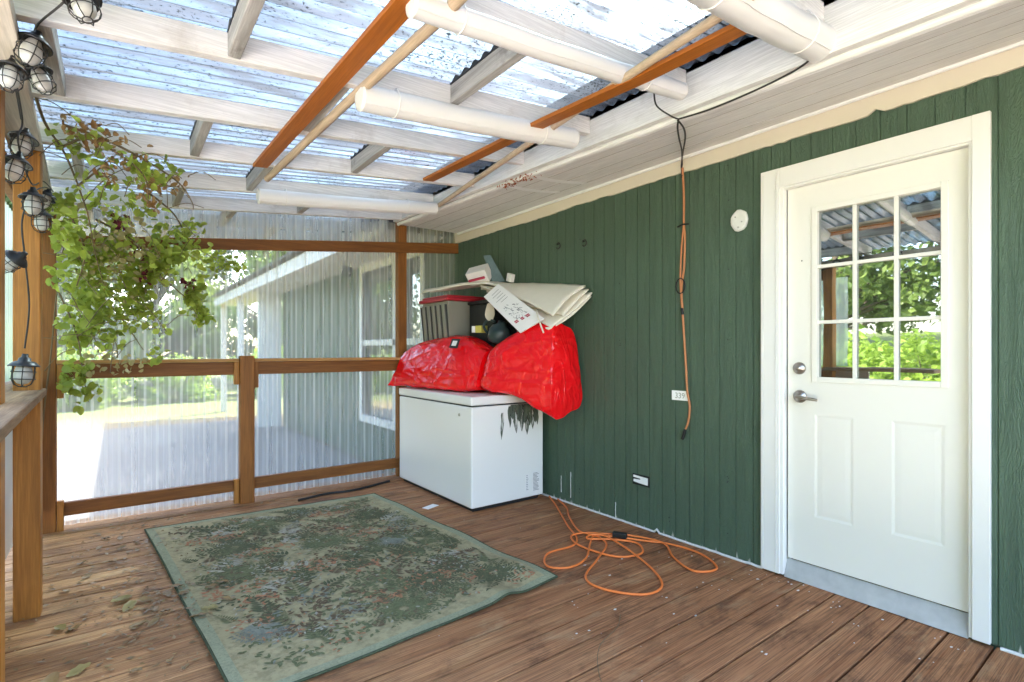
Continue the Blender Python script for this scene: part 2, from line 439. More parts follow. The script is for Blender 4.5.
# ------------------------------------------------------------------ setting: ground, slab, deck
b = MB(); n = 40; S = 180
vs = []; fs = []
for i in range(n + 1):
    for j in range(n + 1):
        x = -S + 2 * S * i / n; y = -S + 2 * S * j / n
        z = GZ
        if x < -9: z += min(2.5, (-9 - x) * .16) + .3 * noise.noise((x * .1, y * .1, 0))
        vs.append((x, y, z))
for i in range(n):
    for j in range(n): fs.append((i * (n + 1) + j, (i + 1) * (n + 1) + j, (i + 1) * (n + 1) + j + 1, i * (n + 1) + j + 1))
b.add(vs, fs, None, True).build('ground', 'ground', kind='structure')
MB().box((-.75, 4.83, GZ - .1), (W - .01, 13.4, GZ + .02)).build('patio_slab', 'concrete', bevel=.01, kind='structure')

b = MB(); y = -9.918
step = .147
while y < 4.83:
    if y > -3:
        dz = rnd.uniform(-.0025, .0025)
        b.box((-.62, y + .0042, -.034 + dz), (W + .012, min(y + step - .0042, 4.83), dz))
    y += step
deck = b.build('deck', 'deck', bevel=.003, kind='structure')
b = MB()
for x in (-.5, .1, .7, 1.3, 1.9, 2.5): b.box((x - .02, -2.95, -.19), (x + .02, 4.74, -.04))
b.box((-.6, 4.745, -.22), (W - .02, 4.785, -.04)); b.box((-.56, -2.95, -.22), (-.522, 4.74, -.04))
b.box((-.6, 4.70, GZ - .05), (-.5, 4.744, -.195)); 
b.build('deck_joists', 'dirtwood', kind='structure')
b = MB()
for (x0, y0, s_) in [(rnd.uniform(1.5, 2.8), rnd.uniform(.4, 2.2), rnd.uniform(.0015, .006)) for _ in range(60)] + [(rnd.uniform(.5, 2.8), rnd.uniform(1, 4.2), rnd.uniform(.0015, .005)) for _ in range(50)]:
    k = rnd.randint(5, 7); ph = rnd.random() * 6
    if .1 < x0 < 1.85 and y0 > 1.95: continue
    b.poly([(x0 + s_ * rnd.uniform(.6, 1.3) * math.cos(ph + 6.283 * q / k) * 1.5, y0 + s_ * rnd.uniform(.6, 1.3) * math.sin(ph + 6.283 * q / k), .0045) for q in range(k)])
for _ in range(20):
    y0 = rnd.uniform(.5, 1.5); x0 = W - abs(rnd.gauss(0, .12)) - .05; s_ = rnd.uniform(.002, .007); k = 6; ph = rnd.random() * 6
    b.poly([(x0 + s_ * rnd.uniform(.5, 1.3) * math.cos(ph + 6.283 * q / k) * 1.6, y0 + s_ * rnd.uniform(.5, 1.3) * math.sin(ph + 6.283 * q / k), .0046) for q in range(k)])
b.build('paint_flecks', 'caulk', kind='stuff')

# ------------------------------------------------------------------ house
house = thing('house', 'dark green house with grooved wood siding, cream soffit and white half-glazed door', 'house')
def planks(b, y0, y1, z0, z1, ph=.0):
    """grooved siding: 10 cm strips proud of a backing"""
    y = math.floor((y0 - ph) / .1016) * .1016 + ph
    i = 0
    while y < y1:
        a0, a1 = max(y + .0018, y0), min(y + .1016 - .0018, y1)
        if a1 > a0 + .004: b.box((W, a0, z0), (W + .012, a1, z1))
        y += .1016
    b.box((W + .005, y0, z0 + .002), (W + .1, y1, z1 - .002))
DY0, DY1, DZ = .575, 1.375, 2.09
WY0, WY1, WZ0, WZ1 = 5.5, 7.3, .28, 2.3
b = MB()
planks(b, -3.2, DY0, .012, 2.42); planks(b, DY1, 4.80, .012, 2.42); planks(b, DY0, DY1, DZ, 2.42)
b.box((W + .02, -3.2, GZ - .05), (W + .1, 4.8, .010))
planks(b, 4.80, WY0, GZ + .05, 2.47); planks(b, WY1, 11.8, GZ + .05, 2.47); planks(b, WY0, WY1, GZ + .05, WZ0); planks(b, WY0, WY1, WZ1, 2.47)
b.box((W + .012, 11.74, GZ), (W + 3.5, 11.8, 2.47))
b.box((W + 3.4, -3.2, GZ), (W + 3.5, 11.7, 2.47)); b.box((W + .1, -3.2, GZ), (W + 3.5, -3.1, 2.47))
b.build('siding_wall', 'siding', house, bevel=.0015)
# ragged cream board between siding and soffit
b = MB(); ys = [-3.2 + i * .035 for i in range(int(8.0 / .035))]
lo = []
for y in ys:
    z = 2.303 + .015 * noise.noise((y * 1.6, 3, 0)) + .009 * noise.noise((y * 7, 1, 0)) + .006 * noise.noise((y * 30, 7, 0))
    if abs(y - .93) < .03: z += .022 * (1 - abs(y - .93) / .03)
    lo.append(z)
for i in range(len(ys) - 1):
    y, y2 = ys[i], ys[i + 1]
    b.hexa([(W - .016, y, lo[i]), (W - .002, y, lo[i]), (W - .002, y2, lo[i + 1]), (W - .016, y2, lo[i + 1])], [(W - .016, y, 2.43), (W - .002, y, 2.43), (W - .002, y2, 2.43), (W - .016, y2, 2.43)])
b.build('wall_trim_board', 'cream', house)
# soffit of four boards, moulding, fascia
def sof(y): return 2.275 + .030 * (y - .7)       # outer edge height
XO = 2.125
b = MB(); fr = [0, .26, .52, .76, 1]
for y0, y1 in ((-3.2, 4.63), (4.86, 16.0)):
    P = lambda f, y: Vector((XO + (W - .018 - XO) * f, y, (sof(min(y, 4.6)) + (2.395 - sof(min(y, 4.6))) * f)))
    prof = []
    for i in range(4):
        f0, f1 = fr[i] + (.0035 if i else 0), fr[i + 1] - (.0035 if i < 3 else 0)
        if i: prof.append((f0, .022))
        prof += [(f0, 0), ((f0 + f1) / 2, 0), (f1, 0)]
        if i < 3: prof.append((f1, .022))
    NS = 40; k_ = len(prof)
    vs = [P(f, y0 + (y1 - y0) * q / NS) + Vector((0, 0, u)) for q in range(NS + 1) for f, u in prof]
    b.add(vs, [(q * k_ + i, (q + 1) * k_ + i, (q + 1) * k_ + i + 1, q * k_ + i + 1) for q in range(NS) for i in range(k_ - 1)])
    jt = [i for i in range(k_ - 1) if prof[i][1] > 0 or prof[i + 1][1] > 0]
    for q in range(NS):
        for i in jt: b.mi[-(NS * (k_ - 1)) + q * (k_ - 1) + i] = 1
b.mats = ['soffit', 'groove_shade']; b.build('soffit', None, house)
b = MB()
for X, dz, r in ((XO + .012, 0, .017), (XO + .048, .004, .010), (W - .035, 2.385, .012)):
    if dz > 1: b.tube([(X, -3.2, 2.388), (X, 4.62, 2.388)], r, 8)
    else: b.tube([(X, -3.2, sof(-3.2) + dz), (X, 4.62, sof(4.62) + dz)], r, 8)
b.build('soffit_moulding', 'soffit', house)
MB().hexa([(XO - .042, -3.2, sof(-3.2) - .002), (XO - .004, -3.2, sof(-3.2) - .002), (XO - .004, 4.62, sof(4.62) + .012), (XO - .042, 4.62, sof(4.62) + .012)],
          [(XO - .042, -3.2, 2.478), (XO - .004, -3.2, 2.478), (XO - .004, 4.62, 2.505), (XO - .042, 4.62, 2.505)]).build('fascia_board', 'white_y', house, bevel=.003)
MB().box((XO - .03, 4.86, 2.36), (XO, 16, 2.56)).build('fascia_board', 'white_y', house, bevel=.003)
b = MB(); b.hexa([(2.03, -3.2, 2.60), (7.0, -3.2, 4.2), (7.0, 16.2, 4.2), (2.03, 16.2, 2.60)], [(2.03, -3.2, 2.64), (7.0, -3.2, 4.24), (7.0, 16.2, 4.24), (2.03, 16.2, 2.64)])
b.hexa([(7.0, -3.2, 4.2), (12, -3.2, 2.6), (12, 16.2, 2.6), (7.0, 16.2, 4.2)], [(7.0, -3.2, 4.24), (12, -3.2, 2.64), (12, 16.2, 2.64), (7.0, 16.2, 4.24)])
b.build('roof', 'shingle', house)
for y in (13.2, 15.6): MB().box((2.2, y - .06, GZ), (2.32, y + .06, 2.4)).build('porch_post', 'housewhite', house, bevel=.004)
MB().box((2.36, 11.83, GZ), (2.8, 11.95, 2.38)).build('corner_board', 'housewhite', house, bevel=.004)
# base caulk line
b = MB(); pts = [(W - .006, y, .006 + .006 * abs(noise.noise((y * 14, 0, 4))) + (.022 if noise.noise((y * 21, 5, 1)) > .52 else 0)) for y in [1.47 + i * .02 for i in range(165)]]
b.tube(pts, .0075, 6); b.tube([(W - .006, y, .006 + .005 * noise.noise((y * 17, 2, 2))) for y in [-.4 + i * .02 for i in range(46)]], .008, 6)
b.build('caulk_line', 'caulk', house)
# far window
win = MB().box((W - .02, WY0 - .10, WZ0 - .1), (W + .03, WY0, WZ1 + .1)).box((W - .02, WY1, WZ0 - .1), (W + .03, WY1 + .1, WZ1 + .1)).box((W - .018, WY0, WZ1), (W + .03, WY1, WZ1 + .1)) \
    .box((W - .026, WY0 - .002, WZ0 - .1), (W + .03, WY1 + .002, WZ0)).box((W, WY0, 1.26), (W + .04, WY1, 1.34)).box((W, 5.92, WZ0), (W + .045, 6.3, WZ1)).build('window', 'housewhite', house, bevel=.004)
MB().box((W + .05, WY0, WZ0), (W + .06, WY1, WZ1)).build('pane', 'glass2', win)
# door
door = MB()
SY0, SY1, SZ0, SZ1 = .60, 1.345, .10, 2.05
GY0, GY1, GZ0, GZ1 = .692, 1.201, 1.058, 1.908
x0, x1 = W + .022, W + .062
def panel_face(b, rects):
    """door slab front face at x0 with holes; rects = (y0,y1,z0,z1)"""
    ys = sorted({SY0, SY1, *[r[0] for r in rects], *[r[1] for r in rects]}); zs = sorted({SZ0, SZ1, *[r[2] for r in rects], *[r[3] for r in rects]})
    for i in range(len(ys) - 1):
        for j in range(len(zs) - 1):
            cy_, cz = (ys[i] + ys[i + 1]) / 2, (zs[j] + zs[j + 1]) / 2
            if any(r[0] < cy_ < r[1] and r[2] < cz < r[3] for r in rects): continue
            b.poly([(x0, ys[i + 1], zs[j]), (x0, ys[i], zs[j]), (x0, ys[i], zs[j + 1]), (x0, ys[i + 1], zs[j + 1])])
pan = [(1.035, 1.212, .345, .872), (.683, .878, .35, .876)]
holes = [(GY0, GY1, GZ0, GZ1)] + pan
panel_face(door, holes)
def ring(b, r, xa, ins, xb):
    a = [(xa, r[1], r[2]), (xa, r[0], r[2]), (xa, r[0], r[3]), (xa, r[1], r[3])]
    c = [(xb, r[1] - ins, r[2] + ins), (xb, r[0] + ins, r[2] + ins), (xb, r[0] + ins, r[3] - ins), (xb, r[1] - ins, r[3] - ins)]
    b.add(a + c, [(i, (i + 1) % 4, 4 + (i + 1) % 4, 4 + i) for i in range(4)])
    return (r[0] + ins, r[1] - ins, r[2] + ins, r[3] - ins)
for r in pan:
    q = ring(door, r, x0, .012, x0 + .0022); q = ring(door, q, x0 + .0022, .004, x0 + .0022); q = ring(door, q, x0 + .0022, .022, x0 + .001)
    door.poly([(x0 + .001, q[1], q[2]), (x0 + .001, q[0], q[2]), (x0 + .001, q[0], q[3]), (x0 + .001, q[1], q[3])])
ring(door, (GY0, GY1, GZ0, GZ1), x0, .001, x1)
door.box((x0 + .03, SY0, SZ0), (x1, GY0 - .002, SZ1)).box((x0 + .03, GY1 + .002, SZ0), (x1, SY1, SZ1)).box((x0 + .03, SY0, SZ0), (x1, SY1, GZ0 - .002))
door = door.build('door', 'doorwhite', house)
b = MB()       # raised frame round the glass and the glazing bars
for (a0, a1, c0, c1) in ((GY0 - .022, GY0 + .004, GZ0 - .022, GZ1 + .022), (GY1 - .004, GY1 + .022, GZ0 - .022, GZ1 + .022)): b.box((x0 - .007, a0, c0), (x0 + .02, a1, c1))
for (c0, c1) in ((GZ0 - .022, GZ0 + .004), (GZ1 - .004, GZ1 + .022)): b.box((x0 - .0065, GY0 + .004, c0), (x0 + .02, GY1 - .004, c1))
dy = (GY1 - GY0) / 3; dz = (GZ1 - GZ0) / 3
for k in (1, 2): b.box((x0 + .002, GY0 + dy * k - .0085, GZ0), (x0 + .017, GY0 + dy * k + .0085, GZ1)); b.box((x0 + .003, GY0, GZ0 + dz * k - .0085), (x0 + .0165, GY1, GZ0 + dz * k + .0085))
b.build('window_grid', 'doorwhite', door, bevel=.002)
MB().box((x0 + .018, GY0, GZ0), (x0 + .024, GY1, GZ1)).build('glass_pane', 'glass', door)
b = MB()       # casing and jambs
CT, CW = 2.165, .095
b.box((W - .022, DY1 - .005, .012), (W + .002, DY1 + CW, CT)); b.box((W - .022, .528, .012), (W + .002, DY0 + .01, CT)); b.box((W - .0215, DY0 + .01, 2.062), (W + .002, DY1 - .005, CT - .0005))
b.box((W - .014, DY1 - .022, .012), (W + .08, DY1 - .005, 2.062)); b.box((W - .014, DY0 + .010, .012), (W + .08, DY0 + .022, 2.062)); b.box((W - .0135, DY0 + .022, 2.052), (W + .08, DY1 - .022, 2.0615))
for yy in (DY1 + CW - .012, DY1 + .012): b.tube([(W - .022, yy, .02), (W - .022, yy, CT - .02)], .004, 6)
b.build('door_frame', 'trimwhite', door, bevel=.003)
MB().hexa([(W - .012, DY0 + .023, .002), (W + .035, DY0 + .023, .002), (W + .035, DY1 - .023, .002), (W - .012, DY1 - .023, .002)],
          [(W - .006, DY0 + .023, .014), (W + .035, DY0 + .023, .094), (W + .035, DY1 - .023, .094), (W - .006, DY1 - .023, .014)]).build('threshold', 'alu', door, bevel=.004)
rotx = Matrix.Rotation(R(-90), 4, 'Y')
b = MB(); T = Matrix.Translation((x0, 1.283, .958)) @ rotx
b.lathe([(.034, 0), (.034, .004), (.029, .010), (.012, .014), (.011, .035), (.0, .036)], 20, None, T)
b.tube(spline([(x0 - .034, 1.283, .958), (x0 - .05, 1.278, .958), (x0 - .052, 1.255, .957), (x0 - .05, 1.215, .952), (x0 - .046, 1.18, .948)], 5), [.010] * 6 + [.0095] * 6 + [.0085] * 6 + [.0075] * 3, 8)
b.build('door_handle', 'steel', door)
b = MB(); T = Matrix.Translation((x0, 1.286, 1.105)) @ rotx
b.lathe([(.032, 0), (.032, .006), (.026, .014), (.016, .016), (.015, .022), (.0, .023)], 20, None, T); b.box((x0 - .026, 1.2845, 1.098), (x0 - .02, 1.2875, 1.112), 'black') if False else None
b.build('deadbolt', 'steel', door)
# soffit marks
for yb in (2.62, 2.90):
    b = MB()
    sx = [XO + .03 + (W - .07 - XO - .03) * k / 8 for k in range(4, 9)] if False else [2.16 + .08 * k for k in range(7)]
    for k in range(6):
        fz = lambda x, y: sof(y) + (2.395 - sof(y)) * (x - XO) / (W - .018 - XO) - .002
        yo = .04 * math.sin(k * .5)
        yo2 = .04 * math.sin((k + 1) * .5)
        c = [(sx[k], yb + yo, fz(sx[k], yb)), (sx[k + 1], yb + yo2, fz(sx[k + 1], yb)), (sx[k + 1], yb + yo2 + .05, fz(sx[k + 1], yb)), (sx[k], yb + yo + .05, fz(sx[k], yb))]
        b.hexa([(x, y, z - .0015) for x, y, z in c], c)
    b.build('tape_strip', 'tape', house)
b = MB()
for k in range(170):
    y = rnd.gauss(2.78, .10); y = min(max(y, 2.55), 3.02); x = XO + .01 + rnd.gauss(.0, .014) - abs(rnd.gauss(0, .006)); z = sof(y) - .012 + rnd.gauss(0, .008)
    r_ = rnd.uniform(.003, .008); q = [Vector((x, y, z)) + Vector((rnd.uniform(-1, 1), rnd.uniform(-1, 1), rnd.uniform(-1, 1))) * r_ * 1.6 for _ in range(4)]
    b.add(q, [(0, 1, 2), (0, 2, 3), (0, 3, 1), (1, 3, 2)])
tag(b.build('mud_nest', 'rust'), 'crumbling rust brown insect nest stuck along the soffit moulding', 'nest')

b = MB()
for k in range(46):
    yy = math.floor(rnd.uniform(1.5, 4.5) / .4064) * .4064 + .05; zz = rnd.choice((.12, .45, .85, 1.25, 1.65, 2.05, 2.25)) + rnd.uniform(-.02, .02)
    b.lathe([(.0038, 0), (.0030, .0012), (0, .0014)], 8, None, Matrix.Translation((W, yy + rnd.uniform(-.006, .006), zz)) @ Matrix.Rotation(R(-90), 4, 'Y'))
b.build('nail_heads', 'dark', house, kind='stuff')
b = MB()
for yy, zz, ll in ((3.10, .20, .13), (2.99, .25, .20), (2.53, .12, .11)):
    pts = [(W - .0015, yy + .004 * noise.noise((yy * 9, q * .7, 0)), zz - ll * q / 8) for q in range(9)]
    b.tube(pts, [.0022 + .0022 * abs(noise.noise((yy * 3, q * 1.3, 4))) for q in range(9)], 5)
b.build('paint_drip', 'caulk', house)
# wall fittings
for i, (y, z, lab) in enumerate(((3.10, 2.035, 'thin black wire hook on green siding, the one nearer the canvas end'), (2.81, 2.01, 'thin black wire hook on green siding, the one nearer the hanging cord'))):
    b = MB(); pts = spline([(W - .001, y + .035, z + .012), (W - .03, y + .02, z + .008), (W - .045, y - .02, z + .010), (W - .04, y - .03, z - .02), (W - .04, y - .005, z - .036), (W - .04, y + .012, z - .026)], 5)
    tag(b.tube(pts, .005, 6).build('wire_hook', 'wirem'), lab, 'hook', 'hooks on the siding')
b = MB(); k = 18; cy_, cz = 1.602, 1.935
rim = [(.062 * (1 + .10 * noise.noise((math.cos(6.283 * i / k) * 2, math.sin(6.283 * i / k) * 2, 3))), 6.283 * i / k) for i in range(k)]
vs = []
for X, f in ((W - .001, 1), (W - .012, .97), (W - .016, .8)):
    vs += [(X - .003 * noise.noise((i, f, 2)), cy_ + r * f * math.cos(a) * .82, cz + r * f * math.sin(a)) for i, (r, a) in enumerate(rim)]
b.add(vs, [(j * k + i, j * k + (i + 1) % k, (j + 1) * k + (i + 1) % k, (j + 1) * k + i) for j in range(2) for i in range(k)] + [tuple(range(2 * k, 3 * k))])
jb = tag(b.build('junction_cover', 'caulk'), 'round white blob of filler over an old light fitting beside the door', 'cover')
for q in ((.018, .02), (-.02, -.012), (.0, -.04)): MB().lathe([(.004, 0), (.004, .004), (0, .004)], 8, None, Matrix.Translation((W - .0155, cy_ + q[0], cz + q[1])) @ rotx).build('screw', 'alu', jb)
b = MB(); b.box((W - .0035, 2.232, .285), (W - .001, 2.375, .358)); b = b.build('outlet_box', 'black')
tag(b, 'broken white outlet plate low on the green wall', 'outlet plate')
q = MB(); q.hexa([(W - .010, 2.245, .297), (W - .004, 2.245, .297), (W - .004, 2.245, .345), (W - .010, 2.245, .345)], [(W - .010, 2.305, .300), (W - .004, 2.305, .300), (W - .004, 2.305, .347), (W - .010, 2.305, .347)])
q.hexa([(W - .010, 2.3055, .300), (W - .004, 2.3055, .300), (W - .004, 2.3055, .325), (W - .010, 2.3055, .325)], [(W - .013, 2.36, .306), (W - .004, 2.36, .306), (W - .004, 2.36, .322), (W - .013, 2.36, .322)])
q.hexa([(W - .010, 2.3055, .332), (W - .004, 2.3055, .332), (W - .004, 2.3055, .347), (W - .010, 2.3055, .347)], [(W - .013, 2.362, .336), (W - .004, 2.362, .336), (W - .004, 2.362, .350), (W - .013, 2.362, .350)])
q.build('cover_plate', 'tape', b, bevel=.001)

# ------------------------------------------------------------------ patio cover
pc = thing('patio_cover', 'lean-to roof of white weathered rafters under clear corrugated plastic', 'patio roof')
RY = [.25, .85, 1.435, 2.045, 2.63, 3.21, 3.83, 4.42, 5.02, 5.62, 5.98]  # last two added past the end screen, with sheets that block sun
for y in RY:
    xe = 2.080 if y < 4.6 else 2.05
    MB().hexa([(-.36, y, RZ(-.36)), (xe, y, RZ(xe)), (xe, y + .042, RZ(xe)), (-.36, y + .042, RZ(-.36))],
              [(-.36, y, RZ(-.36) + .092), (xe, y, RZ(xe) + .092), (xe, y + .042, RZ(xe) + .092), (-.36, y + .042, RZ(-.36) + .092)]).build('rafter', 'white_x', pc, bevel=.003)
for i in range(len(RY) - 1):
    for x in ((.33, 1.2) if i % 2 == 0 else (-.17, .72)):
        x += rnd.uniform(-.02, .02); y0, y1 = RY[i] + .044, RY[i + 1] - .002; z = RZ(x) + .004
        MB().box((x - .02, y0, z), (x + .02, y1, z + .08)).build('blocking', 'grey_y', pc, bevel=.003)
        b = MB(); N = 60
        for k in range(N):
            ya, yb = y0 + (y1 - y0) * k / N, y0 + (y1 - y0) * (k + 1) / N
            za, zb = (RZ(x) + .102 + .009 * math.sin(6.2832 * v / .076) for v in (ya, yb))
            b.hexa([(x - .022, ya, z + .081), (x + .012, ya, z + .081), (x + .012, yb, z + .081), (x - .022, yb, z + .081)], [(x - .022, ya, za - .002), (x + .012, ya, za - .002), (x + .012, yb, zb - .002), (x - .022, yb, zb - .002)])
        b.build('closure_strip', 'dark', pc)
b = MB(); N = 800; ya0, ya1 = .05, 4.62
for k in range(N):
    ya, yb = ya0 + (ya1 - ya0) * k / N, ya0 + (ya1 - ya0) * (k + 1) / N; X = XO - .036
    za, zb = (RZ(X) + .103 + .0095 * math.sin(6.2832 * v / .076) for v in (ya, yb))
    zl = 2.479 + .027 * (ya + 3.2) / 7.82
    zl = min(zl, RZ(X) + .088)
    b.hexa([(X - .006, ya, zl - .012), (X + .02, ya, zl - .012), (X + .02, yb, zl - .012), (X - .006, yb, zl - .012)], [(X - .006, ya, za), (X + .02, ya, za), (X + .02, yb, zb), (X - .006, yb, zb)])
b.build('closure_strip', 'dark', pc)
y = .0
while y < 5.5:  # open behind the camera for fill light; far end carried on to block sun
    vs = []; fs = []; NX = 6; NY = 8 * 10
    for i in range(NX + 1):
        x = -.5 + (2.30 + .5) * i / NX
        for j in range(NY + 1):
            yy = y + .608 * j / NY
            vs.append((x, yy, RZ(x) + .104 + .0095 * math.sin(6.2832 * yy / .076) + .002 * noise.noise((x * 2, yy * 2, 9))))
    for i in range(NX):
        for j in range(NY): fs.append((i * (NY + 1) + j, (i + 1) * (NY + 1) + j, (i + 1) * (NY + 1) + j + 1, i * (NY + 1) + j + 1))
    MB().add(vs, fs, None, True).build('corrugated_sheet', 'roofsheet', pc)
    y += .608
# eave beam along the open side, slightly out of line with the wall
MB().hexa([(-.155, .1, 2.098), (-.27, .1, 2.098), (-.43, 4.62, 2.098), (-.318, 4.62, 2.098)], [(-.155, .1, 2.142), (-.27, .1, 2.142), (-.43, 4.62, 2.142), (-.318, 4.62, 2.142)]).build('eave_beam', 'beige_y', pc, bevel=.003)
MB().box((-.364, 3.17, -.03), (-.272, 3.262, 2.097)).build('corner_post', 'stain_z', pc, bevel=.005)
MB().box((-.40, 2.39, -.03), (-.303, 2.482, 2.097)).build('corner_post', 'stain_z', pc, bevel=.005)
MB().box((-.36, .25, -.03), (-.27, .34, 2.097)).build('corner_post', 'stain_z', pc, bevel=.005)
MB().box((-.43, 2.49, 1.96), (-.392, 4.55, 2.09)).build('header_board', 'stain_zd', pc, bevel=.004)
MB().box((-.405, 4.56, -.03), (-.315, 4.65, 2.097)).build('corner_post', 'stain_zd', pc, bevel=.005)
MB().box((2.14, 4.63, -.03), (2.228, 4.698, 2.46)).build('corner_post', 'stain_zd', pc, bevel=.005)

# ------------------------------------------------------------------ end screen: rails, post and clear panels
es = thing('end_railing', 'brown stained deck railing along the far end with clear panels behind', 'railing')
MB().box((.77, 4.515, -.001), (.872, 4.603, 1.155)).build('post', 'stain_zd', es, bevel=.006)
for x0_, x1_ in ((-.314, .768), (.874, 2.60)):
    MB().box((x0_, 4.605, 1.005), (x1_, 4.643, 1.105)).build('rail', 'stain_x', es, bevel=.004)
    MB().box((x0_, 4.56, 1.107), (x1_, 4.655, 1.132)).build('rail_cap', 'cap', es, bevel=.004)
    MB().box((x0_, 4.605, .088), (x1_, 4.643, .178)).build('bottom_rail', 'stain_x', es, bevel=.004)
for x0_, z0_, z1_, y_ in ((.735, .93, 1.106, 4.565), (.875, .90, 1.106, 4.565), (.735, 0, .19, 4.565), (-.312, .88, 1.105, 4.565), (-.312, 0, .2, 4.565)):
    MB().box((x0_, y_, z0_), (x0_ + .035, 4.604, z1_)).build('cleat', 'stain_z' if x0_ < .8 else 'stain_zd', es, bevel=.004)
MB().hexa([(-.313, 4.605, 1.885), (2.79, 4.605, 2.185), (2.79, 4.628, 2.185), (-.313, 4.628, 1.885)], [(-.313, 4.605, 1.965), (2.79, 4.605, 2.288), (2.79, 4.628, 2.288), (-.313, 4.628, 1.965)]).build('top_rail', 'stain_x', es, bevel=.004)
x = -.40
while x < 2.80:
    vs = []; fs = []; NX = 64; wd = .608 if x + .608 < 2.82 else 2.815 - x
    zz = [-.02, .6, 1.2, 1.8, 1]
    for j in range(5):
        for i in range(NX + 1):
            xx = x + wd * i / NX
            ztop = RZ(xx) + .06 if xx < 2.08 else 2.42
            z = zz[j] if j < 4 else ztop
            vs.append((xx, 4.712 + .0085 * math.sin(6.2832 * xx / .076) + .004 * noise.noise((xx * 3, z * 2, 5)), z))
    for j in range(4):
        for i in range(NX): fs.append((j * (NX + 1) + i, j * (NX + 1) + i + 1, (j + 1) * (NX + 1) + i + 1, (j + 1) * (NX + 1) + i))
    MB().add(vs, fs, None, True).build('clear_panel', 'wallsheet', es)
    x += .608
# open side: shelf, milky panel, kick board
sw = thing('side_rail', 'weathered wooden ledge with a milky panel along the open side of the deck', 'ledge')
MB().hexa([(-.56, 1.5, .985), (-.205, 1.5, .985), (-.262, 3.30, .985), (-.56, 3.30, .985)], [(-.56, 1.5, 1.02), (-.205, 1.5, 1.02), (-.262, 3.30, 1.02), (-.56, 3.30, 1.02)]).build('ledge_board', 'shelf', sw, bevel=.006)
MB().box((-.56, 3.302, .985), (-.395, 4.55, 1.02)).build('ledge_board', 'shelf', sw, bevel=.005)
def side_sheet(z0, z1, mat, name, y0=1.6, y1=4.6, X=-.47):
    vs = []; fs = []; NY = int((y1 - y0) / .0076)
    for z in (z0, z1):
        for i in range(NY + 1):
            yy = y0 + (y1 - y0) * i / NY; vs.append((X + .0085 * math.sin(6.2832 * yy / .076), yy, z))
    for i in range(NY): fs.append((i, i + 1, NY + 2 + i, NY + 1 + i))
    MB().add(vs, fs, None, True).build(name, mat, sw)
side_sheet(1.03, 1.98, 'sidesheet', 'milky_panel', 2.3, 4.65); 
MB().box((-.475, 2.1, .12), (-.455, 4.6, .98)).build('lower_panel', 'trimwhite', sw)
MB().box((-.44, 2.1, 0), (-.40, 3.165, .115)).build('kick_board', 'shelf', sw, bevel=.004)
MB().box((-.45, 2.49, .86), (-.412, 3.166, .983)).build('support_rail', 'stain_y', sw, bevel=.004)

# stored tubes, poles and boards slung under the rafters
def shade_tube(y, x0_, x1_, r, drop, lab):
    b = MB(); z0_, z1_ = RZ(x0_) - drop, RZ(x1_) - drop
    pts = [(x0_ + (x1_ - x0_) * k / 16, y + .002 * math.sin(k * 1.3), z0_ + (z1_ - z0_) * k / 16 - .008 * math.sin(math.pi * k / 16)) for k in range(17)]
    b.tube(pts, [r * (1 + .012 * math.sin(k * 2.1 + r * 90)) for k in range(17)], 28)
    b.tube([(p[0], p[1] - r * .72, p[2] - r * .72) for p in pts], .0022, 5)
    o = tag(b.build('roller_tube', 'tube', None, loc=(x0_, y, z0_)), lab, 'tube', 'white tubes under the rafters')
    for p, s_ in ((pts[0], -1), (pts[-1], 1)):
        c = MB()
        d = (Vector(pts[1]) - Vector(pts[0])).normalized() * s_
        c.tube([Vector(p) + d * .0005, Vector(p) + d * .006, Vector(p) + d * .010], [r * 1.03, r * 1.03, r * .7], 24)
        c.build('end_cap', 'trimwhite', o)
    for k in (2, 13):
        p = Vector(pts[k]); MB().tube([(p.x, p.y + (r * 1.03) * math.cos(t * .3927), p.z + (r * 1.03) * math.sin(t * .3927) + (.012 if t in (3, 4, 5) else 0)) for t in range(16)], .0028, 6, None, True, True, True).build('hanger_wire', 'trimwhite', o)
    return o
shade_tube(2.03, .78, 1.93, .052, .052, 'long white round tube under the rafter, crossing the slanted rust coloured board end to end')
shade_tube(3.70, .74, 2.02, .048, .058, 'white round tube nearest the clear end wall, under the rafters')
shade_tube(1.41, .70, 2.00, .038, .030, 'thinner white tube hugging the underside of a rafter')
shade_tube(.87, 1.30, 2.08, .062, .050, 'thick white tube ending close to the soffit above the door')
def pole(pts, r, lab):
    tag(MB().tube(pts, r, 10).build('wooden_pole', 'dowel'), lab, 'pole', 'tan poles under the rafters')
pole([(.80, .2, RZ(.8) - .015), (.815, 1.45, RZ(.815) - .018), (.775, 2.2, RZ(.78) - .018), (.735, 3.45, RZ(.735) - .012)], .019, 'tan round pole across the rafters beside the shorter slanted rust board')
pole([(1.44, .3, 2.25), (1.52, .875, 2.258), (1.575, 1.24, 2.267), (1.74, 1.92, 2.318), (2.05, 3.68, 2.352)], .017, 'tan round pole slanting towards the fascia over the hanging cord')
def flatboard(pts, wd, lab):
    b = MB(); vs = []
    for p in pts:
        x, y, z = p; vs += [(x - wd / 2, y, z - .0095 - .1 * wd / 2), (x + wd / 2, y, z - .0095 + .1 * wd / 2), (x + wd / 2, y, z + .0095 + .1 * wd / 2), (x - wd / 2, y, z + .0095 - .1 * wd / 2)]
    fs = [(0, 1, 2, 3)] + [(4 * i + k, 4 * i + 4 + k, 4 * i + 4 + (k + 1) % 4, 4 * i + (k + 1) % 4) for i in range(len(pts) - 1) for k in range(4)] + [(4 * len(pts) - 1, 4 * len(pts) - 2, 4 * len(pts) - 3, 4 * len(pts) - 4)]
    tag(b.add(vs, fs).build('loose_board', 'board', bevel=.002), lab, 'board', 'rust coloured boards under the rafters')
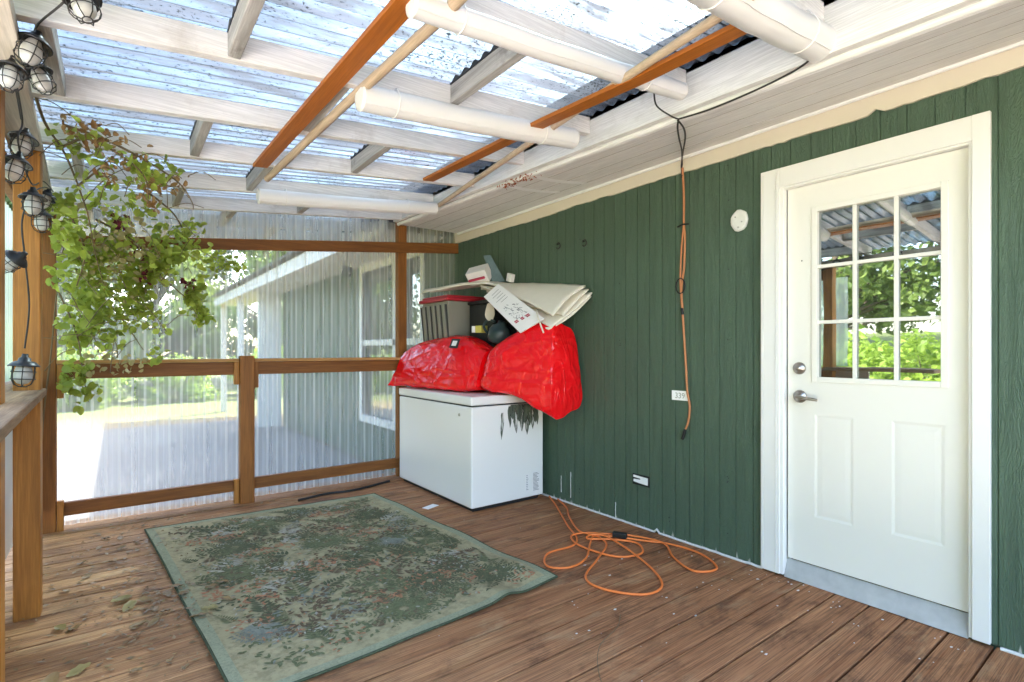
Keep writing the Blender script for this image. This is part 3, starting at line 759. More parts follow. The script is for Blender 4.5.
flatboard([(.70, .1, RZ(.7) - .016), (.69, 1.45, RZ(.69) - .013), (.67, 2.1, RZ(.66) - .013), (.645, 3.2, RZ(.645) - .012)], .076, 'flat rust orange board laid across the rafters beside the vine')
flatboard([(1.645, .885, 2.262), (1.65, 1.34, 2.27), (1.645, 1.92, 2.296), (1.655, 3.12, 2.33)], .078, 'flat rust orange board under the rafters beside the fascia')

# ------------------------------------------------------------------ chest freezer
fz = thing('chest_freezer', 'white chest freezer with dark drips down its end', 'freezer', (2.43, 3.87, 0))
MB().box((2.08, 3.25, .03), (2.77, 4.48, .778)).build('cabinet', 'fridge', fz, bevel=.012)
MB().box((2.075, 3.245, .788), (2.775, 4.485, .855)).build('lid', 'fridge', fz, bevel=.012)
MB().box((2.09, 3.26, .777), (2.76, 4.47, .789)).build('gasket', 'dark', fz)
b = MB(); b.box((2.11, 3.28, 0), (2.74, 4.45, .031)); b.build('plinth', 'black', fz)
b = MB(); b.lathe([(.012, 0), (.012, .005), (.009, .007), (0, .007)], 12, None, Matrix.Translation((2.08, 3.42, .71)) @ rotx); b.build('lock', 'steel', fz)
b = MB()
for (xs, z0_, z1_, nl) in ((2.655, .06, .225, 14), (2.585, .07, .215, 9)):
    wd = .075 if nl == 14 else .03
    b.box((xs, 3.2475, z0_), (xs + wd, 3.2495, z1_), 'paper')
    for k in range(nl):
        zz = z1_ - .012 - k * (z1_ - z0_ - .02) / nl; b.box((xs + .006, 3.2467, zz), (xs + wd * rnd.uniform(.6, .92), 3.2474, zz + .0035), 'ink')
b.build('rating_label', None, fz)
b = MB()   # paint drips
def dripmat():
    a = NT('dark drip paint')
    f = a.noise(40, (1, 1, .12), 4, .6)
    c = a.mix(a.ramp(f, [(.35, 0), (.65, 1)]), (.035, .05, .04), (.14, .16, .12))
    tr = a.n('ShaderNodeBsdfTransparent'); d = a.pbr(c, .5)
    m = a.n('ShaderNodeMixShader'); a.l(a.ramp(a.noise(30, (1, 1, .2), 5, .7), [(.36, .12), (.52, .95)]), m.inputs[0]); a.l(tr.outputs[0], m.inputs[1]); a.l(d, m.inputs[2]); return a.done(m.outputs[0])
M['drip'] = dripmat()
for (xc, zt, zb, wd) in ((2.46, .775, .66, .05), (2.52, .776, .64, .06), (2.58, .776, .62, .06), (2.63, .776, .60, .05), (2.685, .77, .62, .05), (2.36, .72, .515, .026), (2.43, .765, .60, .030), (2.485, .775, .55, .042), (2.545, .775, .56, .040), (2.60, .775, .53, .046), (2.655, .77, .57, .046), (2.70, .74, .60, .03)):
    N = 12; L = []; Rr = []
    for k in range(N + 1):
        t = k / N; z = zt + (zb - zt) * t; ww = wd * .5 * (.55 + .55 * math.sin(math.pi * (t * .75 + .2))) * (1 - t ** 6 * .9)
        cx = xc + .012 * noise.noise((xc * 30, z * 9, 0)) - (.02 * (t - .3) if xc < 2.4 else 0); yq = 3.2485 - .0001 * (int(xc * 1000) % 11); L.append((cx - ww * (1 + .5 * noise.noise((xc * 50, z * 25, 1))), yq, z)); Rr.append((cx + ww * (1 + .5 * noise.noise((xc * 50, z * 25, 9))), yq, z))
    vs = L + Rr; b.add(vs, [(k, k + 1, N + 2 + k, N + 1 + k) for k in range(N)])
b.build('paint_drip', 'drip', fz)

# ------------------------------------------------------------------ red bag
def loft(secs, nu=15, ns=22, amp=.02, bul=.03, seed=0, rnd_p=3.2):
    """secs: list of 4 corners (front-low, back-low, back-top, front-top); rounded bulging loft with creases"""
    K = len(secs)
    def cr(vals, t):
        i = min(int(t), K - 2); f = t - i; P = [vals[max(0, min(K - 1, i + d))] for d in (-1, 0, 1, 2)]; a, b_, c, d = P
        return .5 * ((2 * b_) + (-a + c) * f + (2 * a - 5 * b_ + 4 * c - d) * f * f + (-a + 3 * b_ - 3 * c + d) * f ** 3)
    NU = nu * (K - 1); rows = []
    for i in range(NU + 1):
        t = i / nu
        q = [cr([Vector(s_[k]) for s_ in secs], t) for k in range(4)]
        row = []
        for e in range(4):
            for j in range(ns):
                u = j / ns
                # square ring parameter in [-1,1]^2
                sx, sy = [(-1 + 2 * u, -1), (1, -1 + 2 * u), (1 - 2 * u, 1), (-1, 1 - 2 * u)][e]
                l_ = (abs(sx) ** rnd_p + abs(sy) ** rnd_p) ** (1 / rnd_p); sx /= l_; sy /= l_
                a_, b_ = (sx + 1) / 2, (sy + 1) / 2
                p = q[0] * (1 - a_) * (1 - b_) + q[1] * a_ * (1 - b_) + q[2] * a_ * b_ + q[3] * (1 - a_) * b_
                row.append(p)
        rows.append(row)
    cen = [sum(r, Vector()) / len(r) for r in rows]
    NR = 4 * ns
    out = []
    for i, r in enumerate(rows):
        for p in r:
            d = (p - cen[i]).normalized()
            s_ = 5.0
            n1 = noise.noise(p * 3.1 + Vector((seed, 0, 0)))
            n2 = 1 - abs(noise.noise(Vector((p.x * 7, p.y * 4.5 + p.z * 6, p.z * 3)) + Vector((seed, 5, 2)))) * 2
            n3 = 1 - abs(noise.noise(Vector((p.x * 15 + p.z * 8, p.y * 11, p.z * 9)) + Vector((seed, 1, 8)))) * 2
            n4 = 1 - abs(noise.noise(Vector((p.x * 24, p.y * 30 - p.z * 22, p.z * 20)) + Vector((seed, 1, 3)))) * 2
            out.append(p + d * (amp * (.75 * n1 + .50 * n2 + .14 * n3 - .2)))
    b = MB(); fs = []
    for i in range(NU):
        for j in range(NR): fs.append((i * NR + j, i * NR + (j + 1) % NR, (i + 1) * NR + (j + 1) % NR, (i + 1) * NR + j))
    b.add(out, fs, None, True)
    for base, sgn in ((0, -1), (NU * NR, 1)):   # end caps: shrinking rings
        ringp = out[base:base + NR]; c = sum(ringp, Vector()) / NR; prev = ringp
        d = ((cen[1] - cen[0]) if sgn < 0 else (cen[-1] - cen[-2])).normalized() * sgn
        vs = list(ringp); M_ = 7
        for k in range(1, M_ + 1):
            f = 1 - k / M_
            vs += [c + (p - c) * f + d * bul * (1 - f * f) + d * amp * .5 * noise.noise((c + (p - c) * f) * 9) for p in ringp]
        fs = [(k * NR + j, k * NR + (j + 1) % NR, (k + 1) * NR + (j + 1) % NR, (k + 1) * NR + j) for k in range(M_) for j in range(NR)]
        if sgn < 0: fs = [tuple(reversed(f)) for f in fs]
        b.add(vs, fs, None, True)
    return b
bagsec = [
    [(1.99, 4.55, .870), (2.30, 4.64, .872), (2.30, 4.60, .94), (2.06, 4.55, .925)],
    [(2.03, 4.44, .872), (2.36, 4.50, .872), (2.38, 4.49, 1.25), (2.14, 4.50, 1.19)],
    [(2.10, 4.05, .872), (2.38, 4.10, .872), (2.43, 4.1, 1.33), (2.24, 4.06, 1.29)],
    [(2.15, 3.75, .872), (2.42, 3.82, .872), (2.50, 3.80, 1.31), (2.30, 3.76, 1.29)],
    [(2.24, 3.46, .875), (2.52, 3.55, .872), (2.52, 3.50, 1.20), (2.34, 3.47, 1.19)]]
bag = tag(loft(bagsec, amp=.024, bul=.014, seed=3.3, rnd_p=6).build('storage_bag', 'bag'), 'glossy red plastic bag lying along the white freezer lid with a black and white tag', 'bag', 'red bags on the freezer')
bagsec2 = [
    [(2.34, 3.52, .93), (2.58, 3.62, .90), (2.60, 3.60, 1.20), (2.42, 3.53, 1.16)],
    [(2.245, 3.38, .885), (2.63, 3.46, .875), (2.69, 3.42, 1.29), (2.37, 3.37, 1.245)],
    [(2.315, 3.12, .835), (2.72, 3.18, .90), (2.755, 3.16, 1.395), (2.45, 3.12, 1.385)],
    [(2.455, 2.80, .672), (2.80, 2.82, .79), (2.785, 2.89, 1.34), (2.55, 2.88, 1.43)]]
tag(loft(bagsec2, amp=.022, bul=.030, seed=8.1, rnd_p=5).build('storage_bag', 'bag'), 'fuller glossy red plastic bag hanging over the freezer end against the green wall', 'bag', 'red bags on the freezer')
q = MB(); o_ = Vector((2.245, 3.70, 1.275))
ax = Vector((.28, -.90, .0)).normalized(); up_ = Vector((.25, .05, .97)).normalized()
def onpl(u, v, d): 
    nn = ax.cross(up_); return o_ + ax * u + up_ * v + nn * d
tagrot = [onpl(-.05, -.04, -.008), onpl(.05, -.05, -.008), onpl(.045, .035, -.008), onpl(-.055, .045, -.008)]
nn = ax.cross(up_)
if nn.x > 0: nn = -nn
tq = [Vector(p) for p in ((2.235, 3.80, 1.205), (2.255, 3.705, 1.20), (2.285, 3.705, 1.275), (2.265, 3.80, 1.28))]
tn = Vector((-.85, -.35, .38)).normalized()
tq = [p + tn * .035 for p in tq]
q.hexa(tq, [p + tn * .004 for p in tq], 'black')
ctr = sum(tq, Vector()) / 4; tq2 = [ctr + (p - ctr) * .55 + tn * .0045 for p in tq]
q.hexa(tq2, [p + tn * .002 for p in tq2], 'paper'); q.build('name_tag', None, bag)

# ------------------------------------------------------------------ stuff behind and on the bag
cr = thing('plastic_crate', 'black plastic crate under the grey tote behind the red bag', 'crate', (2.62, 4.27, .856))
MB().box((2.46, 4.05, .857), (2.79, 4.5, 1.225)).build('crate_body', 'black', cr, bevel=.01)
MB().box((2.45, 4.04, 1.226), (2.795, 4.51, 1.245)).build('crate_rim', 'black', cr, bevel=.006)
tt = thing('storage_tote', 'grey ribbed plastic tote with a red lid behind the red bag', 'tote', (2.56, 4.27, 1.246))
b = MB()
b.hexa([(2.37, 4.06, 1.247), (2.76, 4.06, 1.247), (2.76, 4.48, 1.247), (2.37, 4.48, 1.247)], [(2.335, 4.03, 1.635), (2.78, 4.03, 1.635), (2.78, 4.51, 1.635), (2.335, 4.51, 1.635)])
for k in range(5):
    y = 4.085 + k * .093; b.hexa([(2.355, y, 1.26), (2.372, y, 1.26), (2.372, y + .05, 1.26), (2.355, y + .05, 1.26)], [(2.322, y, 1.61), (2.34, y, 1.61), (2.34, y + .05, 1.61), (2.322, y + .05, 1.61)])
b.mats = []; b.mi = [0] * len(b.f); b.mats.append('totebody')
for k in range(6):  # gaps between the ribs filled dark, standing for their shade
    y = 4.058 + k * .093; b.hexa([(2.362, y, 1.265), (2.372, y, 1.265), (2.372, y + .024, 1.265), (2.362, y + .024, 1.265)], [(2.327, y, 1.605), (2.34, y, 1.605), (2.34, y + .024, 1.605), (2.327, y + .024, 1.605)], 'dark')
b.build('tote_body', None, tt, bevel=.004)
MB().box((2.305, 4.005, 1.637), (2.79, 4.535, 1.668)).box((2.33, 4.03, 1.6685), (2.77, 4.51, 1.69)).build('tote_lid', 'totelid', tt, bevel=.008)
bc = thing('tote_shade_box', 'added matt black bin between the grey tote and the white card', 'bin', (2.62, 3.8, .857))  # black box added where the tote's side falls dark in shade
MB().box((2.53, 3.62, .857), (2.79, 3.99, 1.60)).build('shade_box_body', 'black', bc, bevel=.01)
MB().box((2.515, 3.605, 1.601), (2.795, 4.0, 1.63)).build('shade_box_lid', 'black', bc, bevel=.006)
# canvas: folded layers
def layer(back, front, th, sag, dz, seed):
    b = MB(); N, Q = 24, 12
    B = spline(back, N // (len(back) - 1)); F = spline(front, N // (len(front) - 1)); n_ = min(len(B), len(F))
    top = []
    for i in range(n_):
        for j in range(Q + 1):
            t = j / Q; p = B[i].lerp(F[i], t); p.z += -sag * math.sin(math.pi * t) + dz + .006 * noise.noise(p * 7 + Vector((seed, 0, 0))) + .004 * noise.noise(p * 16 + Vector((0, seed, 0)))
            top.append(p)
    bot = [p - Vector((0, 0, th)) for p in top]; m_ = len(top); fs = []
    for i in range(n_ - 1):
        for j in range(Q):
            a = i * (Q + 1) + j; fs.append((a, a + Q + 1, a + Q + 2, a + 1)); fs.append((m_ + a, m_ + a + 1, m_ + a + Q + 2, m_ + a + Q + 1))
    for i in range(n_ - 1):
        for a, c in ((i * (Q + 1), (i + 1) * (Q + 1)), ((i + 1) * (Q + 1) + Q, i * (Q + 1) + Q)): fs.append((a, m_ + a, m_ + c, c))
    for j in range(Q):
        fs.append((j + 1, m_ + j + 1, m_ + j, j)); e = (n_ - 1) * (Q + 1) + j; fs.append((e, m_ + e, m_ + e + 1, e + 1))
    return b.add(top + bot, fs, None, True)
cv = thing('folded_canvas', 'cream canvas folded in loose layers on top of the grey tote', 'canvas', (2.5, 3.8, 1.7))
layer([(2.42, 4.52, 1.765), (2.71, 3.95, 1.795), (2.80, 3.42, 1.765), (2.80, 2.80, 1.685)], [(2.32, 4.50, 1.752), (2.50, 3.72, 1.775), (2.58, 3.30, 1.61), (2.53, 2.86, 1.46)], .016, -.024, 0, 1).build('canvas_layer', 'cream_cloth', cv)
layer([(2.66, 4.0, 1.775), (2.76, 3.62, 1.765), (2.80, 3.30, 1.735), (2.805, 2.77, 1.655)], [(2.52, 3.80, 1.765), (2.56, 3.55, 1.70), (2.60, 3.25, 1.565), (2.61, 2.83, 1.455)], .009, -.004, 0, 2).build('canvas_layer', 'cream_cloth', cv)
layer([(2.66, 4.0, 1.765), (2.76, 3.62, 1.75), (2.80, 3.30, 1.70), (2.81, 2.74, 1.625)], [(2.52, 3.78, 1.755), (2.54, 3.5, 1.66), (2.56, 3.22, 1.49), (2.53, 2.88, 1.372)], .009, .012, 0, 3).build('canvas_layer', 'cream_cloth', cv)
layer([(2.66, 3.9, 1.75), (2.76, 3.62, 1.735), (2.80, 3.30, 1.67), (2.81, 2.75, 1.60)], [(2.55, 3.75, 1.74), (2.56, 3.5, 1.64), (2.58, 3.2, 1.44), (2.52, 2.90, 1.355)], .009, .03, 0, 4).build('canvas_layer', 'cream_cloth', cv)
MB().tube(spline([(2.545, 3.06, 1.50), (2.50, 3.0, 1.46), (2.49, 2.96, 1.40), (2.50, 2.93, 1.325)], 6), .006, 6).build('tie_cord', 'cream_cloth', cv)
# printed card
A_, B_, C_, D_ = (Vector(p) for p in ((2.50, 3.50, 1.745), (2.395, 3.56, 1.635), (2.405, 3.09, 1.33), (2.535, 2.965, 1.435)))
nn = (B_ - A_).cross(D_ - A_).normalized()
if nn.x > 0: nn = -nn
cd = MB().hexa([A_ - nn * .012, B_ - nn * .012, C_ - nn * .012, D_ - nn * .012], [A_, B_, C_, D_]).build('printed_card', 'paper', bevel=.002)
tag(cd, 'white printed carton panel with line drawings leaning on the red bag', 'carton')
P = lambda u, v: A_.lerp(D_, u).lerp(B_.lerp(C_, u), v) + nn * .0012
b = MB()
def strip(u0, v0, u1, v1, wd, m):
    p, q_ = P(u0, v0), P(u1, v1); d = (q_ - p).normalized(); s_ = nn.cross(d) * wd / 2
    b.poly([p - s_, q_ - s_, q_ + s_, p + s_], m)
for k in range(5): strip(.09 + .055 * k, .22, .09 + .055 * k + .01, .22 + rnd.uniform(.35, .58), .004, 'ink')
for k in range(60):
    u = rnd.uniform(.42, .78); v = rnd.uniform(.2, .85); a_ = rnd.random() * 6.28; l_ = rnd.uniform(.02, .08)
    if abs(v - .5 + (u - .6) * .4) > .28: continue
    strip(u, v, u + l_ * math.cos(a_), v + l_ * 1.6 * math.sin(a_), rnd.uniform(.002, .005), 'ink')
for (v0, v1) in ((.22, .40), (.46, .62), (.70, .88)):
    for du in (0, .028): strip(.80 + du - .03 * v0, v0 + .01, .80 + du - .03 * v0, v1 - .02, .013, 'red_ink')
b.build('print', None, cd)
# small carton on top
ct = thing('small_carton', 'open white carton with red strap and slate blue flap on the canvas', 'carton', (2.58, 3.85, 1.8))
rt = Matrix.Rotation(R(-32), 3, (math.sin(YAW), math.cos(YAW), 0)) @ Matrix.Rotation(R(-15), 3, 'Y') @ Matrix.Rotation(R(28), 3, 'X') @ Matrix.Rotation(R(20), 3, 'Z')
MB().box((2.50, 3.78, 1.805), (2.62, 3.97, 1.925), None, rt).build('carton_body', 'paper', ct, bevel=.003)
b = MB(); b.box((2.475, 3.80, 1.855), (2.492, 3.955, 1.872), None, rt, (2.56, 3.875, 1.865)); b.build('red_strap', 'red_ink', ct)
b = MB(); c = [Vector(p) for p in ((2.645, 3.80, 1.80), (2.715, 3.70, 1.80), (2.655, 3.84, 2.045), (2.62, 3.90, 2.045))]
b.hexa([c[0], c[1], c[1] + Vector((.012, .012, 0)), c[0] + Vector((.012, .012, 0))], [c[3], c[2], c[2] + Vector((.012, .012, 0)), c[3] + Vector((.012, .012, 0))]); b.build('flap', 'slate', ct, bevel=.002)
MB().box((2.70, 3.60, 1.79), (2.745, 3.66, 1.86), None, Matrix.Rotation(R(18), 3, 'X')).build('side_flap', 'paper', ct, bevel=.003)
# dark watering jug, yellow box, glove
jg = thing('plastic_jug', 'dark teal plastic jug resting on the red bag below the white card', 'jug', (2.51, 3.50, 1.25))
T = Matrix.Translation((2.50, 3.50, 1.27)) @ Matrix.Rotation(R(20), 4, 'X')
MB().lathe([(0, 0), (.085, .0), (.095, .02), (.095, .09), (.075, .125), (.04, .145), (.035, .17), (0, .17)], 24, None, T).build('jug_body', 'jug', jg)
MB().tube(spline([(2.46, 3.60, 1.34), (2.45, 3.64, 1.40), (2.47, 3.60, 1.45), (2.49, 3.53, 1.43)], 5), .011, 8).build('jug_handle', 'jug', jg)
yb = tag(MB().box((2.42, 3.655, 1.345), (2.50, 3.725, 1.405), 'yellow', Matrix.Rotation(R(12), 3, 'Z')).box((2.418, 3.726, 1.347), (2.498, 3.765, 1.403), 'paper', Matrix.Rotation(R(12), 3, 'Z'), (2.46, 3.69, 1.37)).build('small_box', None, bevel=.003), 'small yellow and white box on the red bag beside the dark jug', 'box')
b = loft([[(2.445, 3.585, 1.44), (2.49, 3.56, 1.44), (2.49, 3.555, 1.47), (2.445, 3.58, 1.47)], [(2.43, 3.60, 1.47), (2.50, 3.555, 1.475), (2.505, 3.55, 1.52), (2.435, 3.595, 1.52)], [(2.44, 3.585, 1.54), (2.49, 3.56, 1.54), (2.49, 3.555, 1.585), (2.445, 3.58, 1.585)]], 5, 5, .006, .004, 2)
gv = tag(b.build('work_glove', 'glove'), 'limp cream work glove hanging beside the white printed card', 'glove')

# ------------------------------------------------------------------ rug
def rugmat(name, c1, c2, sc=60):
    a = NT(name); c = a.mix(a.noise(9, detail=7, rough=.7), c1, c2)
    wv = a.noise(420, detail=2)
    c = a.mix(a.ramp(a.noise(sc, detail=3, rough=.7), [(.45, 0), (.62, .4)]), c, tuple(x * .55 for x in c1))
    return a.done(a.pbr(c, .95, a.bump(wv, .5, .003), .15))
M['rugfield'] = rugmat('rug field', (.28, .25, .135), (.49, .43, .26), 30)
M['rugborder'] = rugmat('rug border', (.27, .29, .185), (.36, .38, .25), 90)
M['rugedge'] = rugmat('rug edge', (.05, .065, .04), (.09, .11, .065))
M['rg_dark'] = rugmat('rug dark green', (.09, .10, .052), (.15, .16, .09))
M['rg_mid'] = rugmat('rug mid green', (.13, .145, .07), (.20, .215, .115))
M['rg_blue'] = rugmat('rug slate blue', (.17, .185, .145), (.32, .335, .27))
M['rg_pale'] = rugmat('rug pale', (.33, .31, .24), (.52, .50, .40))
M['rg_rust'] = rugmat('rug salmon', (.38, .165, .085), (.50, .26, .15))
M['rg_brown'] = rugmat('rug brown', (.12, .085, .05), (.2, .15, .095))
K4 = [Vector(p) for p in ((.327, 1.955, 0), (1.837, 2.045, 0), (1.711, 4.165, 0), (.153, 4.25, 0))]
def rugz(u, v):
    z = .011
    z += .028 * math.exp(-((u - .935) / .05) ** 2 - ((v - .10) / .16) ** 2 * 4) + .020 * math.exp(-((u - .78) / .045) ** 2 - (v / .07) ** 2)
    z += .012 * math.exp(-(u / .05) ** 2) * (.5 + .5 * math.sin(v * 11)) + .010 * math.exp(-((u - 1) / .04) ** 2) * (.5 + .5 * math.sin(v * 17 + 1))
    z += .004 * noise.noise((u * 5, v * 6, 0))
    return max(z, .009)
def rp(u, v, dz=0):
    p = K4[0].lerp(K4[1], u).lerp(K4[3].lerp(K4[2], u), v)
    wob = .006 * math.sin(v * 13 + 1) * (1 - 2 * u) * (1 if u < .02 or u > .98 else 0)
    p.z = rugz(u, v) + dz; return p
RW, RL = 1.52, 2.18
b = MB(); NU, NV = 98, 140
vs = [rp(i / NU, j / NV) for i in range(NU + 1) for j in range(NV + 1)]
for i in range(NU):
    for j in range(NV):
        u, v = (i + .5) / NU * RW, (j + .5) / NV * RL
        dd = min(u, RW - u, v, RL - v)
        m = 'rugborder' if dd < .048 else 'rugfield'
        b._m(m)
        b.f.append([0]); b.f.pop()
fld = [[], []]
for i in range(NU):
    for j in range(NV):
        u, v = (i + .5) / NU * RW, (j + .5) / NV * RL; dd = min(u, RW - u, v, RL - v)
        fld[0 if dd < .048 else 1].append((i * (NV + 1) + j, (i + 1) * (NV + 1) + j, (i + 1) * (NV + 1) + j + 1, i * (NV + 1) + j + 1))
base = len(b.v); b.v += [tuple(v) for v in vs]
for k, m in ((0, 'rugborder'), (1, 'rugfield')):
    for f in fld[k]: b.f.append([base + q for q in f]); b.mi.append(b._m(m)); b.sm.append(True)
# bound edge
def edge(uv):
    top = [rp(*q) for q in uv]; low = [Vector((p.x, p.y, max(.002, p.z - .010))) for p in top]; n_ = len(top)
    b.add(top + low, [(k, k + 1, n_ + k + 1, n_ + k) for k in range(n_ - 1)], 'rugedge')
    b.tube([p + Vector((0, 0, -.003)) for p in top], .0055, 6, 'rugedge')
edge([(0, j / NV) for j in range(NV + 1)]); edge([(1, j / NV) for j in range(NV + 1)]); edge([(i / NU, 0) for i in range(NU + 1)]); edge([(i / NU, 1) for i in range(NU + 1)])
# woven motifs (metres on the rug)
def mp(x, y, dz=.0012): return rp(min(max(x / RW, .001), .999), min(max(y / RL, .001), .999), dz)
def inside(x, y, mg=.075): return mg < x < RW - mg and mg < y < RL - mg
LV = [0]
def leafshape(x, y, a, l_, wd, m):
    LV[0] += 1; dz = .0024 + .00012 * (LV[0] % 9)
    ca, sa = math.cos(a), math.sin(a); pts = []
    for t, h_ in ((0, 0), (.3, 1), (.65, .8), (1, 0), (.65, -.8), (.3, -1)):
        px, py = x + ca * l_ * t - sa * wd * h_ / 2, y + sa * l_ * t + ca * wd * h_ / 2
        if not inside(px, py, .070): return
        pts.append(mp(px, py, dz))
    b.poly(pts, m)
def fern(x, y, a, l_, m, bend=.5):
    N = 9; px, py = x, y
    for k in range(N):
        aa = a + bend * k / N; px += math.cos(aa) * l_ / N; py += math.sin(aa) * l_ / N; s_ = l_ * .34 * (1 - k / (N + 2))
        leafshape(px, py, aa + 1.0, s_, s_ * .28, m); leafshape(px, py, aa - 1.0, s_, s_ * .28, m)
    leafshape(px, py, a + bend, l_ * .16, l_ * .05, m)
def palm(x, y, s_, m):
    bush(x, y - .05, .05, .05, 'rg_brown', 20, .02)
    for k in range(11):
        a = k * .571 + .2; fern(x, y, a, s_ * rnd.uniform(.8, 1.1), m, .6 if math.cos(a) > 0 else -.6)
def bush(x, y, rx, ry, m, n_, s_=.03):
    for _ in range(n_):
        a = rnd.random() * 6.28; r_ = math.sqrt(rnd.random()); leafshape(x + rx * r_ * math.cos(a), y + ry * r_ * math.sin(a), rnd.random() * 6.28, s_ * rnd.uniform(.6, 1.3), s_ * .42, m)
def inpoly(x, y, pts):
    c = False; n_ = len(pts)
    for k in range(n_):
        (xa, ya), (xb, yb) = pts[k], pts[k - 1]
        if (ya > y) != (yb > y) and x < (xb - xa) * (y - ya) / (yb - ya) + xa: c = not c
    return c
def blob(pts, m, cx, cy2, s_, fl=1):
    LV[0] += 1
    if all(inside(cx + fl * px * s_, cy2 + py * s_) for px, py in pts): b.poly([mp(cx + fl * px * s_, cy2 + py * s_, .0020) for px, py in pts], m)
    for _ in range(60):
        u, v = rnd.uniform(-1.4, 1.4), rnd.uniform(-.75, .85)
        if inpoly(u, v, pts): leafshape(cx + fl * u * s_, cy2 + v * s_, rnd.gauss(0, .5), .026, .008, m if rnd.random() < .5 else ('rg_brown' if rnd.random() < .5 else 'rugfield'))
ELE = [(-1, -.6), (-.85, .1), (-.5, .45), (.1, .5), (.45, .42), (.6, .55), (.9, .45), (1.1, .1), (1.25, -.35), (1.12, -.38), (1.0, -.05), (.8, .02), (.62, -.05), (.6, -.65), (.4, -.65), (.36, -.15), (-.3, -.15), (-.45, -.65), (-.62, -.65), (-.66, -.15), (-.85, -.62)]
CAT = [(-1.1, .25), (-.8, .2), (-.3, .3), (.3, .28), (.55, .5), (.8, .42), (.85, .2), (.65, .08), (.55, -.45), (.42, -.45), (.36, -.05), (-.3, -.05), (-.45, -.45), (-.6, -.45), (-.62, .0), (-1.0, .12), (-1.4, .55)]
for _ in range(46): bush(rnd.uniform(.15, 1.37), rnd.uniform(.15, 2.03), .16, .09, rnd.choice(['rg_mid', 'rg_mid', 'rg_dark', 'rg_brown']), 26, .038)
for _ in range(30): fern(rnd.uniform(.15, 1.37), rnd.uniform(.15, 2.0), rnd.uniform(.2, 2.9), rnd.uniform(.12, .24), rnd.choice(['rg_mid', 'rg_dark', 'rg_dark']), rnd.uniform(-.9, .9))
for x, y in ((.48, 1.35), (1.12, 1.28), (.30, 1.72), (.98, .42), (.62, .95), (1.05, 1.85), (.2, .9)): bush(x, y, .17, .075, 'rg_rust', 60, .030)
for x, y in ((.75, 1.02), (1.25, .55), (.85, 1.6), (.35, .55), (1.2, 1.72)): bush(x, y, .19, .10, 'rg_brown', 60, .034)
for x, y in ((.50, .62), (.25, .36), (.55, .36), (1.15, 1.05), (.9, 1.95), (1.3, 1.3)): bush(x, y, .10, .07, 'rg_blue', 34, .03)
for x, y, c_ in ((1.0, .40, 'rg_dark'), (.6, 1.85, 'rg_mid'), (1.25, 1.6, 'rg_dark'), (.28, 1.1, 'rg_mid'), (.75, .22, 'rg_mid'), (1.30, .26, 'rg_dark'), (.8, 1.28, 'rg_mid'), (.36, 1.5, 'rg_dark')): palm(x, y, .19, c_)
for _ in range(26): fern(rnd.uniform(.15, 1.37), rnd.uniform(.15, 1.9), rnd.uniform(.6, 2.5), rnd.uniform(.20, .32), rnd.choice(['rg_mid', 'rg_dark', 'rg_pale']), rnd.uniform(-.9, .9))
for x, y, s_, m, fl in ((.42, .83, .12, 'rg_pale', 1), (1.22, .62, .115, 'rg_pale', 1), (.62, 1.98, .10, 'rg_pale', -1), (.83, .78, .115, 'rg_rust', 1), (1.02, 1.45, .10, 'rg_rust', -1), (.75, .35, .09, 'rg_rust', 1), (1.1, 1.95, .08, 'rg_pale', 1)):
    blob(CAT if m == 'rg_rust' else ELE, m, x, y, s_, fl)
    for _ in range(7): leafshape(x + rnd.uniform(-.7, .6) * s_, y + rnd.uniform(0, .35) * s_, rnd.random() * 3, .02, .006, 'rg_brown')
for x, y in ((.27, .50), (1.18, 1.12)):
    blob([(-.5, -.2), (-.1, .25), (.2, .6), (.45, .75), (.5, .55), (.3, .3), (.25, -.1), (0, -.3)], 'rg_blue', x, y, .09)
    for k in range(12): fern(x - .03, y - .02, 3.3 + k * .13, .15, 'rg_blue', .2)
for _ in range(110): fern(rnd.uniform(.12, 1.4), rnd.uniform(.12, 2.05), rnd.uniform(.2, 2.9), rnd.uniform(.06, .14), rnd.choice(['rg_mid', 'rg_dark', 'rg_brown', 'rg_mid']), rnd.uniform(-.9, .9))
for _ in range(40): bush(rnd.uniform(.10, 1.42), rnd.uniform(.10, 2.08), .10, .05, rnd.choice(['rg_mid', 'rg_dark', 'rg_brown', 'rg_rust', 'rg_pale']), 16, .022)
for _ in range(60):
    t = rnd.random() * 4; q_ = t % 1
    x, y = [(.10 + 1.3 * q_, rnd.uniform(.10, .30)), (rnd.uniform(1.22, 1.42), .1 + 1.95 * q_), (.10 + 1.3 * q_, rnd.uniform(1.9, 2.08)), (rnd.uniform(.10, .30), .1 + 1.95 * q_)][int(t)]
    k = rnd.random()
    if k < .45: bush(x, y, .10, .06, rnd.choice(['rg_mid', 'rg_mid', 'rg_rust', 'rg_dark', 'rg_brown']), 26, .030)
    else: fern(x, y, rnd.uniform(.4, 2.7), rnd.uniform(.12, .2), rnd.choice(['rg_mid', 'rg_dark', 'rg_mid']), rnd.uniform(-.9, .9))
for _ in range(900): leafshape(rnd.uniform(.12, 1.4), rnd.uniform(.12, 2.05), rnd.random() * 6.28, .03, .009, rnd.choice(['rg_pale', 'rg_rust', 'rg_blue', 'rg_dark']))
rug = tag(b.build('area_rug', None), 'worn green tapestry rug with ferns and animals lying on the deck', 'rug')

